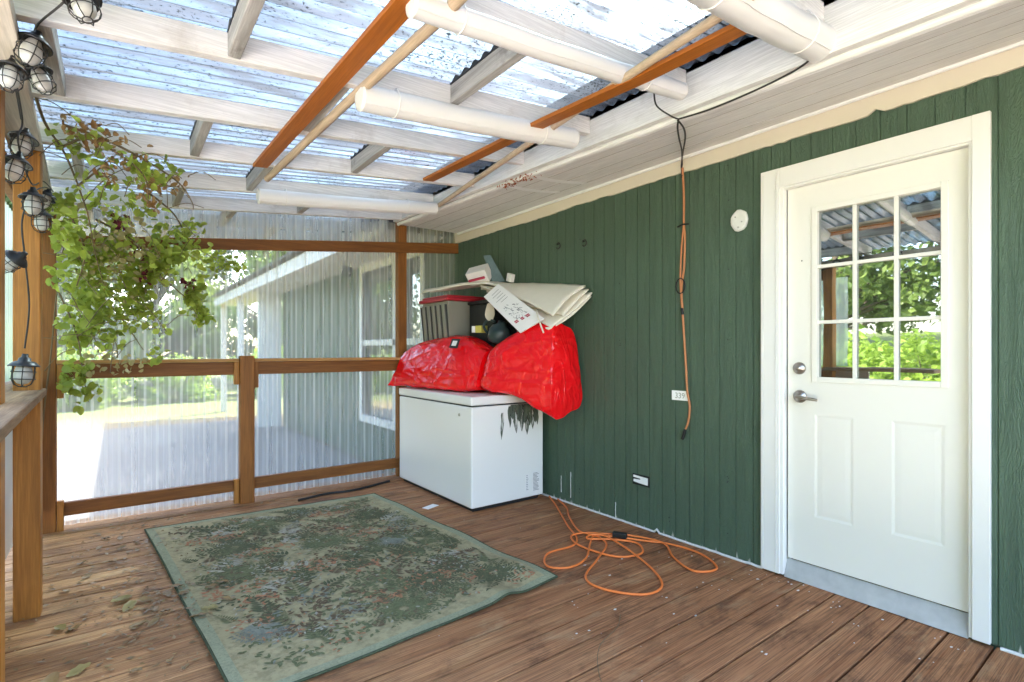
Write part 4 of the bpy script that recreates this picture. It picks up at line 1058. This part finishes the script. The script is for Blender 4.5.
# ------------------------------------------------------------------ cords
cp = [(2.79, 3.20, .02), (2.70, 3.02, .008), (2.45, 2.62, .008), (2.34, 2.42, .009), (2.22, 2.33, .009), (2.02, 2.33, .008), (1.90, 2.20, .008), (1.98, 2.11, .008), (2.14, 2.14, .009), (2.32, 2.28, .016), (2.44, 2.36, .014), (2.40, 2.22, .012),
      (2.20, 2.10, .009), (1.97, 1.97, .008), (1.94, 1.82, .008), (2.05, 1.66, .008), (2.20, 1.66, .008), (2.33, 1.82, .008), (2.44, 2.12, .018), (2.47, 2.36, .022), (2.33, 2.45, .016), (2.25, 2.30, .012), (2.30, 2.06, .009), (2.46, 2.00, .009), (2.56, 2.12, .012), (2.47, 2.25, .016), (2.36, 2.34, .018), (2.44, 2.35, .024), (2.62, 2.13, .012), (2.72, 1.98, .008), (2.73, 1.78, .008), (2.62, 1.615, .008), (2.49, 1.67, .008), (2.56, 1.85, .008), (2.69, 2.02, .012), (2.63, 2.22, .014), (2.50, 2.34, .02), (2.42, 2.46, .014), (2.58, 2.74, .008), (2.72, 2.92, .008), (2.81, 3.12, .012)]
cord = tag(MB().tube(spline(cp, 8), .0062, 8).build('extension_cord', 'orange'), 'orange extension cord looped loosely on the deck beside the rug', 'cord')
MB().box((2.52, 2.19, .016), (2.555, 2.28, .05), None, Matrix.Rotation(R(25), 3, 'Z')).build('plug_end', 'black', cord, bevel=.006)
hw = thing('wall_cord', 'faded orange cord running down the green wall from black wires', 'cord')
Zs = lambda x, y: sof(y) + (2.395 - sof(y)) * (x - XO) / (W - XO) - .012
MB().tube(spline([(1.93, 1.50, 2.36), (1.99, 1.53, 2.325), (2.055, 1.50, 2.285), (2.085, 1.48, 2.272)], 6), .004, 6).tube(spline([(2.085, 1.48, 2.272), (2.09, 1.35, 2.262), (2.085, 1.2, 2.258), (2.08, 1.05, 2.262), (2.075, .93, 2.275), (2.06, .86, 2.30)], 6), .004, 6) \
    .tube(spline([(2.085, 1.48, 2.27), (2.14, 1.525, 2.262), (2.35, 1.665, Zs(2.35, 1.66) - .014), (2.60, 1.825, Zs(2.6, 1.83) - .004), (W - .03, 1.962, 2.36), (W - .024, 1.963, 2.28)], 8), .0045, 6).tube(spline([(2.085, 1.485, 2.268), (2.16, 1.505, 2.258), (2.36, 1.635, Zs(2.35, 1.66) - .02), (2.62, 1.83, Zs(2.6, 1.83) - .006), (W - .03, 1.966, 2.35), (W - .024, 1.967, 2.27)], 8), .0045, 6).build('black_wire', 'wirem', hw)
MB().tube(spline([(W - .026, 1.962, 2.33), (W - .02, 1.963, 2.28), (W - .010, 1.963, 2.15), (W - .010, 1.963, 1.98), (W - .012, 1.955, 1.90), (W - .012, 1.960, 1.72), (W - .012, 1.978, 1.58), (W - .012, 1.972, 1.45), (W - .012, 1.958, 1.25), (W - .012, 1.945, 1.08), (W - .012, 1.938, .95), (W - .012, 1.920, .85), (W - .012, 1.930, .76), (W - .012, 1.95, .71)], 8), .0068, 8) \
    .tube(spline([(W - .012, 1.962, 1.98), (W - .016, 1.975, 1.85), (W - .014, 1.985, 1.68), (W - .012, 1.985, 1.57), (W - .012, 1.975, 1.46)], 8), .0055, 8).build('orange_cord', 'cordbrown', hw)
b = MB(); b.tube([(W - .016, 1.985 + .032 * math.cos(t * .524), 1.60 + .048 * math.sin(t * .524)) for t in range(12)], .0045, 6, None, True, True, True); b.build('cable_ring', 'black', hw); b = MB()
b.tube([(W - .017, 1.925, 1.975), (W - .02, 1.962, 1.98), (W - .017, 2.005, 1.972)], .0055, 6); b.build('staple', 'black', hw); b = MB()
b.tube([(W - .014, 1.952, .705), (W - .016, 1.962, .665), (W - .018, 1.97, .645)], .010, 6); b.build('plug', 'black', hw); b = MB(); b.tube([(W - .014, 1.975, 1.46), (W - .016, 1.968, 1.42)], .009, 6)
b.build('connector', 'black', hw)
nt_ = tag(MB().box((W - .0045, 1.936, .884), (W - .001, 2.056, .944)).build('number_tag', 'tape'), 'small white tag with faint numbers beside the hanging cord', 'tag')
fc = bpy.data.curves.new('number_text', 'FONT'); fc.body = '339'; fc.size = .05; fc.extrude = .0006; fc.align_x = 'CENTER'; fc.align_y = 'CENTER'
fo = bpy.data.objects.new('number_text', fc); COL.objects.link(fo); fo.rotation_euler = (R(90), 0, R(-90)); fo.location = (W - .0055, 1.996, .912)
dg = bpy.context.evaluated_depsgraph_get(); me = bpy.data.meshes.new_from_object(fo.evaluated_get(dg)); me.materials.clear(); me.materials.append(plain('pale ink', (.42, .42, .40), .7))
to = bpy.data.objects.new('printed_number', me); COL.objects.link(to); to.rotation_euler = fo.rotation_euler; to.location = fo.location; bpy.data.objects.remove(fo); to.parent = nt_

# ------------------------------------------------------------------ cage lanterns on a string
ln = thing('cage_lantern', 'x', 'lantern', (0, 0, 0), 'cage lanterns strung along the eave')
s_ = .052
b = MB(); b.lathe([(.0, .030), (.010, .030), (.012, .016), (.020, .012), (.022, .0), (.036, -.004), (.052, -.020), (.053, -.024), (.046, -.022), (.030, -.010), (.0, -.008)], 20)
cap = b.build('cap', 'lampmetal', ln)
MB().lathe([(.018, -.010), (.026, -.030), (.031, -.055), (.029, -.078), (.018, -.094), (.0, -.099)], 16).build('bulb', 'bulb', ln)
b = MB()
for k in range(6):
    a = k * math.pi / 3; b.tube([(r_ * math.cos(a), r_ * math.sin(a), z) for r_, z in ((.038, -.020), (.040, -.045), (.0395, -.075), (.030, -.098), (.012, -.108))], .0019, 5)
for r_, z in ((.0405, -.045), (.040, -.076), (.0125, -.108)): b.tube([(r_ * math.cos(t * .3927), r_ * math.sin(t * .3927), z) for t in range(16)], .0019, 5, None, True, True, True)
b.build('cage', 'wirem', ln)
LN = [((-.075, 1.745, 2.12), (-22, 10), .84, 'metal cage lantern under the white rafter, topmost and largest of the string'),
      ((-.19, 2.10, 2.125), (6, 14), .86, 'cage lantern hung beside the bare grey roof block'),
      ((-.212, 2.31, 2.125), (-22, -10), .80, 'cage lantern half hidden behind the one beside the grey roof block'),
      ((-.252, 2.17, 2.055), (-6, 14), .78, 'cage lantern tilted against the beige eave beam'),
      ((-.265, 2.60, 1.985), (2, 14), .84, 'upper of the two cage lanterns touching where the eave beam meets the post'),
      ((-.278, 2.55, 1.88), (4, 14), .86, 'lower of the two cage lanterns touching where the eave beam meets the post'),
      ((-.265, 2.83, 1.825), (-3, 4), .86, 'cage lantern in front of the upper orange post, foremost of a clump'),
      ((-.285, 4.15, 2.10), (20, -8), .82, 'small cage lantern at the vine, topmost of the clump by the post'),
      ((-.285, 3.65, 2.02), (14, 8), .84, 'cage lantern in the middle of the clump beside the post and vine'),
      ((-.27, 3.16, 1.82), (0, -4), .84, 'cage lantern hanging lowest in the clump beside the post and vine'),
      ((-.305, 2.86, 1.575), (52, 8), .84, 'cage lantern lying on its side along the wire halfway down the orange post'),
      ((-.30, 2.93, 1.155), (2, 4), .98, 'cage lantern hanging lowest on the wire just above the wooden ledge')]
from mathutils import Quaternion
proto_used = False
for loc, (lf, fw), sc, lab in LN:
    o = ln if not proto_used else dup(ln, (0, 0, 0)); proto_used = True
    o.location = loc; o['label'] = lab; o.scale = (sc,) * 3
    q_ = Quaternion((math.sin(YAW), math.cos(YAW), 0), R(lf)) @ Quaternion((math.cos(YAW), -math.sin(YAW), 0), R(-fw)) @ Quaternion((0, 0, 1), rnd.random())
    o.rotation_euler = q_.to_euler()
wp = [(-.02, 1.2, 2.17), (-.08, 1.75, 2.147), (-.19, 2.10, 2.16), (-.212, 2.31, 2.155), (-.235, 2.25, 2.10), (-.252, 2.17, 2.082), (-.262, 2.4, 2.06), (-.27, 2.58, 2.02), (-.275, 2.52, 1.93), (-.27, 2.83, 1.865), (-.285, 3.45, 2.03), (-.285, 3.95, 2.10), (-.275, 3.4, 1.99), (-.272, 2.90, 1.84), (-.30, 2.86, 1.72), (-.292, 2.865, 1.565), (-.283, 2.90, 1.38), (-.30, 2.93, 1.207)]
tag(MB().tube(spline(wp, 8), .0032, 6).tube(spline([(-.255, 2.2, 2.085), (-.268, 2.42, 2.07), (-.272, 2.57, 2.03)], 6), .003, 6).build('light_string_wire', 'wirem'), 'thin black wire linking the cage lanterns down the orange post', 'wire')

# ------------------------------------------------------------------ vine
vn = thing('climbing_vine', 'leafy green vine with dry brown sprays spilling over the railing corner', 'vine', (-.35, 4.3, -.4))
def leaves(n_, ell, size, seed, dens_noise=5.0, thr=-.1, flat=.5, round_=True):
    r_ = random.Random(seed); b = MB(); made = 0; tries = 0
    tot = sum(e[2] for e in ell)
    while made < n_ and tries < n_ * 40:
        tries += 1; k = r_.random() * tot
        for e in ell:
            k -= e[2]
            if k <= 0: break
        c, rad = Vector(e[0]), Vector(e[1])
        d = Vector((r_.gauss(0, 1), r_.gauss(0, 1), r_.gauss(0, 1))).normalized() * (r_.random() ** (1 / 2.4))
        p = c + Vector((d.x * rad.x, d.y * rad.y, d.z * rad.z))
        if noise.noise(p * dens_noise + Vector((seed, 0, 0))) < thr: continue
        s_ = size * r_.uniform(.55, 1.25)
        nv = Vector((r_.gauss(0, .7), r_.gauss(0, .7) - .25, r_.gauss(.5, .6))).normalized(); t = nv.orthogonal().normalized()
        t = (Matrix.Rotation(r_.random() * 6.28, 3, nv) @ t); t = (t + Vector((0, 0, -.35))).normalized(); u = nv.cross(t).normalized(); nv = t.cross(u)
        wd = s_ * (.42 if round_ else .3); cup = s_ * r_.uniform(.05, .22)
        P = lambda a, h_, z: p + t * (a * s_) + u * (h_ * wd) + nv * z
        vs = [P(0, 0, 0), P(.22, .8, cup), P(.6, 1, cup), P(.9, .5, cup * .4), P(1.0, 0, -cup * .5), P(.9, -.5, cup * .4), P(.6, -1, cup), P(.22, -.8, cup), P(.5, 0, -cup * .2)]
        b.add(vs, [(0, 1, 2, 8), (8, 2, 3, 4), (8, 4, 5, 6), (0, 8, 6, 7)], None, True); made += 1
    return b
mid = [((-.10, 4.10, 1.92), (.24, .36, .20), 2.6), ((.12, 4.22, 1.76), (.30, .26, .22), 3.4), ((.32, 4.32, 1.72), (.20, .18, .22), 1.3), ((-.16, 4.20, 1.55), (.20, .30, .26), 2.6), ((.10, 4.35, 1.48), (.28, .18, .18), 2.0), ((.43, 4.40, 1.58), (.08, .12, .16), .7), ((.50, 4.40, 1.44), (.06, .08, .07), .25), ((-.14, 4.36, 1.28), (.20, .14, .20), 1.9), ((.12, 4.42, 1.16), (.18, .08, .09), .5), ((-.18, 4.36, 1.02), (.12, .10, .12), .6), ((-.15, 4.36, .88), (.08, .06, .07), .25), ((-.23, 3.7, 1.95), (.08, .3, .2), .8), ((-.02, 3.9, 2.05), (.26, .25, .05), 1.2)]
leaves(1600, mid, .052, 11, 4.8, .06).build('foliage', 'leaf', vn)
leaves(260, [((-.05, 4.05, 1.92), (.26, .3, .22), 2), ((.05, 4.15, 1.72), (.25, .25, .2), 2), ((.0, 4.3, 1.12), (.2, .1, .1), .6)], .040, 12, 4, -.2).build('pale_foliage', 'pale', vn)
leaves(230, [((.42, 4.38, 2.0), (.10, .12, .16), 1), ((.58, 4.46, 1.86), (.14, .06, .12), 1.2), ((.70, 4.48, 1.86), (.10, .05, .06), .35), ((.30, 4.15, 1.98), (.14, .15, .1), .8)], .044, 21, 4, -.4).build('foliage', 'leaf', vn)
leaves(230, [((-.10, 3.0, 2.17), (.10, .2, .05), 1.4), ((.05, 3.12, 2.12), (.12, .2, .06), 1.4), ((.20, 3.3, 2.10), (.12, .2, .07), 1.2), ((-.02, 3.05, 2.02), (.05, .1, .06), .5), ((.14, 3.3, 1.99), (.06, .1, .07), .5), ((.02, 4.25, 1.80), (.2, .25, .2), .7)], .036, 13, 7, -.05, round_=False).build('dry_foliage', 'dry', vn)
leaves(190, [((-.12, 3.1, 2.15), (.12, .22, .06), 1), ((.12, 3.25, 2.12), (.2, .2, .07), 1.2), ((-.05, 3.5, 2.06), (.16, .2, .06), 1)], .040, 31, 6, -.1).build('foliage', 'leaf', vn)
leaves(34, [((-.17, 4.37, .93), (.07, .05, .11), 1), ((-.19, 4.37, 1.08), (.08, .06, .08), .6)], .058, 41, 3, -2).build('foliage', 'leaf', vn)
b = MB(); st = []
st.append([(-.25, 2.65, 2.20), (-.24, 2.95, 2.16), (-.19, 3.25, 2.12), (-.15, 3.55, 2.03), (-.12, 3.75, 1.93), (-.10, 3.9, 1.78), (-.06, 4.0, 1.6)])
st.append([(-.40, 4.5, -.4), (-.38, 4.48, .6), (-.33, 4.45, 1.2), (-.28, 4.3, 1.7), (-.2, 4.1, 2.0), (-.05, 3.7, 2.15), (.1, 3.3, 2.16)])
st.append([(-.18, 3.0, 2.18), (-.02, 3.05, 2.16), (.14, 3.18, 2.13), (.27, 3.28, 2.08), (.33, 3.32, 2.00), (.335, 3.33, 1.96)])
st.append([(-.2, 3.2, 2.14), (-.1, 3.1, 2.17), (.05, 3.1, 2.10), (.12, 3.2, 2.05), (.13, 3.22, 1.94)])
st.append([(-.16, 3.5, 2.04), (-.09, 3.35, 2.08), (.0, 3.2, 2.15)])
st.append([(-.1, 4.1, 2.0), (.1, 4.2, 1.9), (.25, 4.3, 1.7), (.42, 4.38, 1.55), (.5, 4.4, 1.44)])
st.append([(.1, 3.6, 2.12), (.3, 4.1, 2.1), (.42, 4.38, 1.98), (.55, 4.45, 1.9), (.72, 4.48, 1.86)])
st.append([(-.3, 4.35, 1.6), (-.2, 4.36, 1.3), (-.17, 4.36, 1.05), (-.14, 4.36, .86)])
st.append([(-.2, 4.2, 1.7), (.0, 4.3, 1.45), (.15, 4.4, 1.2)])
st.append([(-.25, 3.9, 2.05), (-.15, 4.05, 1.8), (-.2, 4.2, 1.5), (-.1, 4.3, 1.25)])
for s2 in st:
    sp = spline(s2, 6); b.tube(sp, [.0065 * (1 - .7 * k / len(sp)) for k in range(len(sp))], 6)
for _ in range(46):
    c = Vector((rnd.uniform(-.28, .4), rnd.uniform(3.6, 4.45), rnd.uniform(1.2, 2.05))); d = Vector((rnd.gauss(0, 1), rnd.gauss(0, .5), rnd.gauss(-.2, .8))).normalized() * rnd.uniform(.1, .28)
    b.tube(spline([c, c + d * .5 + Vector((0, 0, .03)), c + d], 4), .0022, 5)
for _ in range(22):
    c = Vector((rnd.uniform(-.2, .3), rnd.uniform(2.9, 3.4), rnd.uniform(2.02, 2.18))); d = Vector((rnd.gauss(0, 1), rnd.gauss(0, .5), rnd.gauss(-.4, .5))).normalized() * rnd.uniform(.08, .2)
    b.tube(spline([c, c + d * .5 + Vector((0, 0, .03)), c + d], 4), .002, 5)
b.build('stem', 'twig', vn)
for c0 in ((.02, 3.95, 1.985), (.15, 4.15, 1.68), (.11, 4.15, 1.82), (.40, 4.35, 1.66)):
    b = MB()
    for _ in range(13):
        c = Vector(c0) + Vector((rnd.gauss(0, .022), rnd.gauss(0, .022), rnd.gauss(0, .026))); vs = []
        for k in range(6): vs.append(c + Vector((rnd.uniform(-1, 1), rnd.uniform(-1, 1), rnd.uniform(-1, 1))) * .017)
        b.add(vs, [(0, 1, 2), (2, 3, 4), (4, 5, 0), (0, 2, 4), (1, 3, 5)])
    b.build('flower_cluster', 'flower', vn)

# ------------------------------------------------------------------ leaf litter
def dead_leaf(seed, size):
    r_ = random.Random(seed); b = MB(); N = 6; L = []; C_ = []; Q = []
    curl = r_.uniform(.25, .6)
    for k in range(N + 1):
        t = k / N; x = (t - .5) * size; wd = size * .26 * math.sin(math.pi * min(1, t * .95 + .03)) ** .7 + .001
        z = .004 + curl * size * .5 * (t - .45) ** 2 + .003 * r_.random()
        C_.append((x, 0, z)); L.append((x, wd, z + wd * r_.uniform(.2, .7))); Q.append((x, -wd, z + wd * r_.uniform(.1, .7)))
    vs = L + C_ + Q; n_ = N + 1
    b.add(vs, [(k, k + 1, n_ + k + 1, n_ + k) for k in range(N)] + [(n_ + k, n_ + k + 1, 2 * n_ + k + 1, 2 * n_ + k) for k in range(N)], None, True)
    return b.build('dead_leaf', 'litter')
DL = [(.02, 3.12, .13, 'pale'), (.05, 3.02, .12, 'pale'), (.11, 3.05, .10, 0), (.14, 2.92, .09, 0), (.20, 3.06, .09, 0), (.24, 3.10, .09, 0), (.26, 2.99, .08, 0), (.08, 2.80, .10, 0), (.13, 2.78, .08, 0), (.18, 2.87, .08, 0), (-.19, 2.96, .10, 'pale'), (-.14, 2.92, .08, 0), (-.19, 2.50, .13, 0), (-.11, 2.53, .11, 'pale'), (.29, 2.70, .09, 0), (.34, 2.74, .10, 'pale'), (.38, 2.99, .09, 0), (.43, 3.02, .08, 0), (.42, 2.80, .07, 0), (-.12, 3.55, .07, 0), (-.02, 3.72, .07, 0), (.03, 3.95, .08, 0), (-.08, 4.02, .07, 0), (.1, 3.85, .06, 0), (-.2, 3.4, .07, 0), (.06, 2.4, .07, 0), (-.05, 4.2, .08, 0), (.02, 4.15, .07, 0), (-.15, 3.8, .07, 0), (.15, 4.35, .07, 0), (.3, 4.35, .06, 0), (-.1, 4.33, .07, 0), (.9, 4.4, .05, 0), (1.3, 4.42, .06, 0)]
for i, (x, y, s_, m) in enumerate(DL):
    o = dead_leaf(i, s_ * .72)
    if m: o.data.materials[0] = M['pale']
    on_rug = (x > .22 and y > 2 and x > .327 - (y - 1.955) * .076 + .0)
    o.location = (x, y, .014 if on_rug else .001); o.rotation_euler = (rnd.uniform(-.2, .2), rnd.uniform(-.2, .2), rnd.random() * 6.28)
    tag(o, 'pale curled fallen leaf on the worn deck boards by the rug' if m else 'small curled brown leaf fallen on the worn deck boards by the rug', 'leaf', 'fallen leaves on the deck')
b = MB()
for k in range(760):
    x = rnd.gauss(.02, .22); y = rnd.uniform(2.3, 4.55)
    if k % 4 == 0: x = rnd.gauss(.14, .10); y = rnd.gauss(2.95, .16)
    if x < -.42 or x > .9: continue
    if x > .33 - (y - 1.955) * .076 and 1.95 < y < 4.25: 
        if x > .5: continue
        z = .016
    else: z = .004
    s_ = rnd.uniform(.005, .022); a = rnd.random() * 6.28
    q_ = [Vector((x + s_ * math.cos(a + t) * f, y + s_ * math.sin(a + t) * f, z + rnd.uniform(0, .006))) for t, f in ((0, 1), (1.8, .45), (3.2, .8), (4.7, .4))]
    b.poly(q_)
for k in range(90):
    x = rnd.uniform(-.2, 2.0); y = rnd.uniform(4.42, 4.66); s_ = rnd.uniform(.004, .014); a = rnd.random() * 6
    b.poly([Vector((x + s_ * math.cos(a + t) * f, y + s_ * math.sin(a + t) * f, .004 + rnd.uniform(0, .006))) for t, f in ((0, 1), (1.8, .45), (3.2, .8), (4.7, .4))])
b.build('leaf_debris', 'litter', kind='stuff')
tag(MB().tube(spline([(1.15, 4.33, .012), (1.4, 4.38, .014), (1.6, 4.36, .012), (1.98, 4.47, .012)], 6), [.010] * 19, 7).build('fallen_stick', 'black'), 'dark stick lying on the deck along the far railing', 'stick')
b = MB().box((1.86, 3.55, .001), (1.98, 3.61, .004), None, Matrix.Rotation(R(20), 3, 'Z'))
tag(b.build('paper_scrap', 'paper'), 'small scrap of white paper on the deck before the freezer', 'paper')
tag(MB().tube(spline([(1.30, 1.16, .006), (1.42, 1.35, .006), (1.55, 1.47, .012), (1.72, 1.53, .008), (1.82, 1.6, .006)], 8), .0016, 5).build('thin_twig', 'twig'), 'thin bent twig lying on the red brown deck boards', 'twig')

# ------------------------------------------------------------------ beyond the screen
hs = tag(MB().box((2.06, 5.93, 2.05), (2.17, 5.95, 2.16), None, Matrix.Rotation(R(12), 3, 'Y')).build('hanging_plate', 'dark', bevel=.004), 'small dark square plate hanging outside behind the clear panel', 'plate')
MB().tube([(2.115, 5.94, 2.16), (2.12, 5.94, 2.36), (2.125, 5.95, 2.42)], .004, 5).build('hanging_wire', 'wirem', hs)
def crown_leaves(b, c, rad, n_, size, r_):
    for _ in range(n_):
        d = Vector((r_.gauss(0, 1), r_.gauss(0, 1), r_.gauss(0, 1))).normalized() * (r_.random() ** .45)
        p = c + Vector((d.x * rad.x, d.y * rad.y, d.z * rad.z))
        nv = (d + Vector((r_.gauss(0, .6), r_.gauss(0, .6), r_.gauss(.3, .6)))).normalized(); t = nv.orthogonal().normalized(); t = Matrix.Rotation(r_.random() * 6.28, 3, nv) @ t; u = nv.cross(t); s_ = size * r_.uniform(.5, 1.3)
        b.add([p - t * s_ * .5, p + u * s_ * .32 + nv * s_ * .08, p + t * s_ * .5, p - u * s_ * .32 + nv * s_ * .08], [(0, 1, 2, 3)])
def make_tree(lab, h_, cr, mat, seed, clumps, per, size):
    r_ = random.Random(seed); t = thing('tree', lab, 'tree', (0, 0, 0), 'trees beyond the deck')
    b = MB(); b.tube([(0, 0, -.3), (.05, .02, h_ * .25), (-.04, .05, h_ * .5), (.03, 0, h_ * .85)], [h_ * .028, h_ * .022, h_ * .015, h_ * .004], 8)
    cb = MB()
    for k in range(clumps):
        a = r_.random() * 6.28; zz = h_ * r_.uniform(.22, .98); rr = cr * (1 - ((zz / h_ - .5) / .62) ** 2) * r_.uniform(.3, 1)
        c = Vector((rr * math.cos(a), rr * math.sin(a), zz)); b.tube([(0, 0, zz * .7), c * .6 + Vector((0, 0, zz * .3)), c], [h_ * .008, h_ * .005, .01], 5)
        crown_leaves(cb, c, Vector((1, 1, .75)) * cr * r_.uniform(.22, .42), per, size, r_)
    b.build('trunk', 'bark', t); cb.build('crown', mat, t); return t
def make_bush(lab, h_, rad, mat, seed, clumps, per, size):
    r_ = random.Random(seed); t = thing('shrub', lab, 'shrub', (0, 0, 0), 'shrubs round the yard'); cb = MB(); b = MB()
    for k in range(clumps):
        a = r_.random() * 6.28; rr = rad * math.sqrt(r_.random()); zz = h_ * r_.uniform(.08, .85) * (1 - .5 * (rr / rad) ** 2)
        c = Vector((rr * math.cos(a), rr * math.sin(a), zz)); crown_leaves(cb, c, Vector((1, 1, .8)) * rad * r_.uniform(.22, .4), per, size, r_); b.tube([(c.x * .2, c.y * .2, -.1), c * .6, c], [.03, .02, .008], 5)
    cb.build('foliage', mat, t); b.build('stem', 'bark', t); return t
TL = 'broad pale green tree in the row of trees beyond the clear panels'
TD = 'dark green tree in the row of trees beyond the clear panels'
ta = make_tree(TL, 8.5, 3.2, 'tree', 1, 46, 190, .30)
tb = make_tree(TD, 10.5, 2.8, 'tree2', 2, 46, 180, .30)
fa = [(-9, 21), (-4.5, 26), (1.5, 29), (6, 27), (-14, 15), (-15, 8), (-15, 1), (-13.5, -6), (-17, 22), (10, 31), (-1.5, 33)]
fb = [(-7, 31), (-12, 26), (3.5, 33), (-18, 12), (-17.5, 4), (-17, -3), (8, 35), (-2, 25.5), (-5, 35), (-17, -12)]
for k, (x, y) in enumerate(fa):
    z = GZ + (min(2.5, (-9 - x) * .16) if x < -9 else 0) - .1
    if k == 0: ta.location = (x, y, z)
    else: dup(ta, (x, y, z), None, rnd.random() * 6, rnd.uniform(.8, 1.15))
for k, (x, y) in enumerate(fb):
    z = GZ + (min(2.5, (-9 - x) * .16) if x < -9 else 0) - .1
    if k == 0: tb.location = (x, y, z)
    else: dup(tb, (x, y, z), None, rnd.random() * 6, rnd.uniform(.8, 1.15))
ba = make_bush('bright green bushy shrub at the edge of the yard outside', 2.3, 1.5, 'bush', 5, 34, 150, .16)
fbush = [(-6.5, -4.5), (-6.3, -1.9), (-6.8, .6), (-6.2, 3.0), (-6.8, 5.6), (-7.4, 8.4), (-7.8, 11.3), (-6.5, 17.5), (-3.8, 18.8), (-1.0, 19.4), (1.6, 20.0), (4.5, 20.5), (-9.2, 15.5), (-5.8, -7.2), (-9.2, -3), (-9.4, 0), (-9.6, 3.4), (-9.8, 7)]
for k, (x, y) in enumerate(fbush):
    z = GZ + (.2 if x < -9 else 0)
    if k == 0: ba.location = (x, y, z)
    else: dup(ba, (x, y, z), None, rnd.random() * 6, rnd.uniform(.75, 1.2))
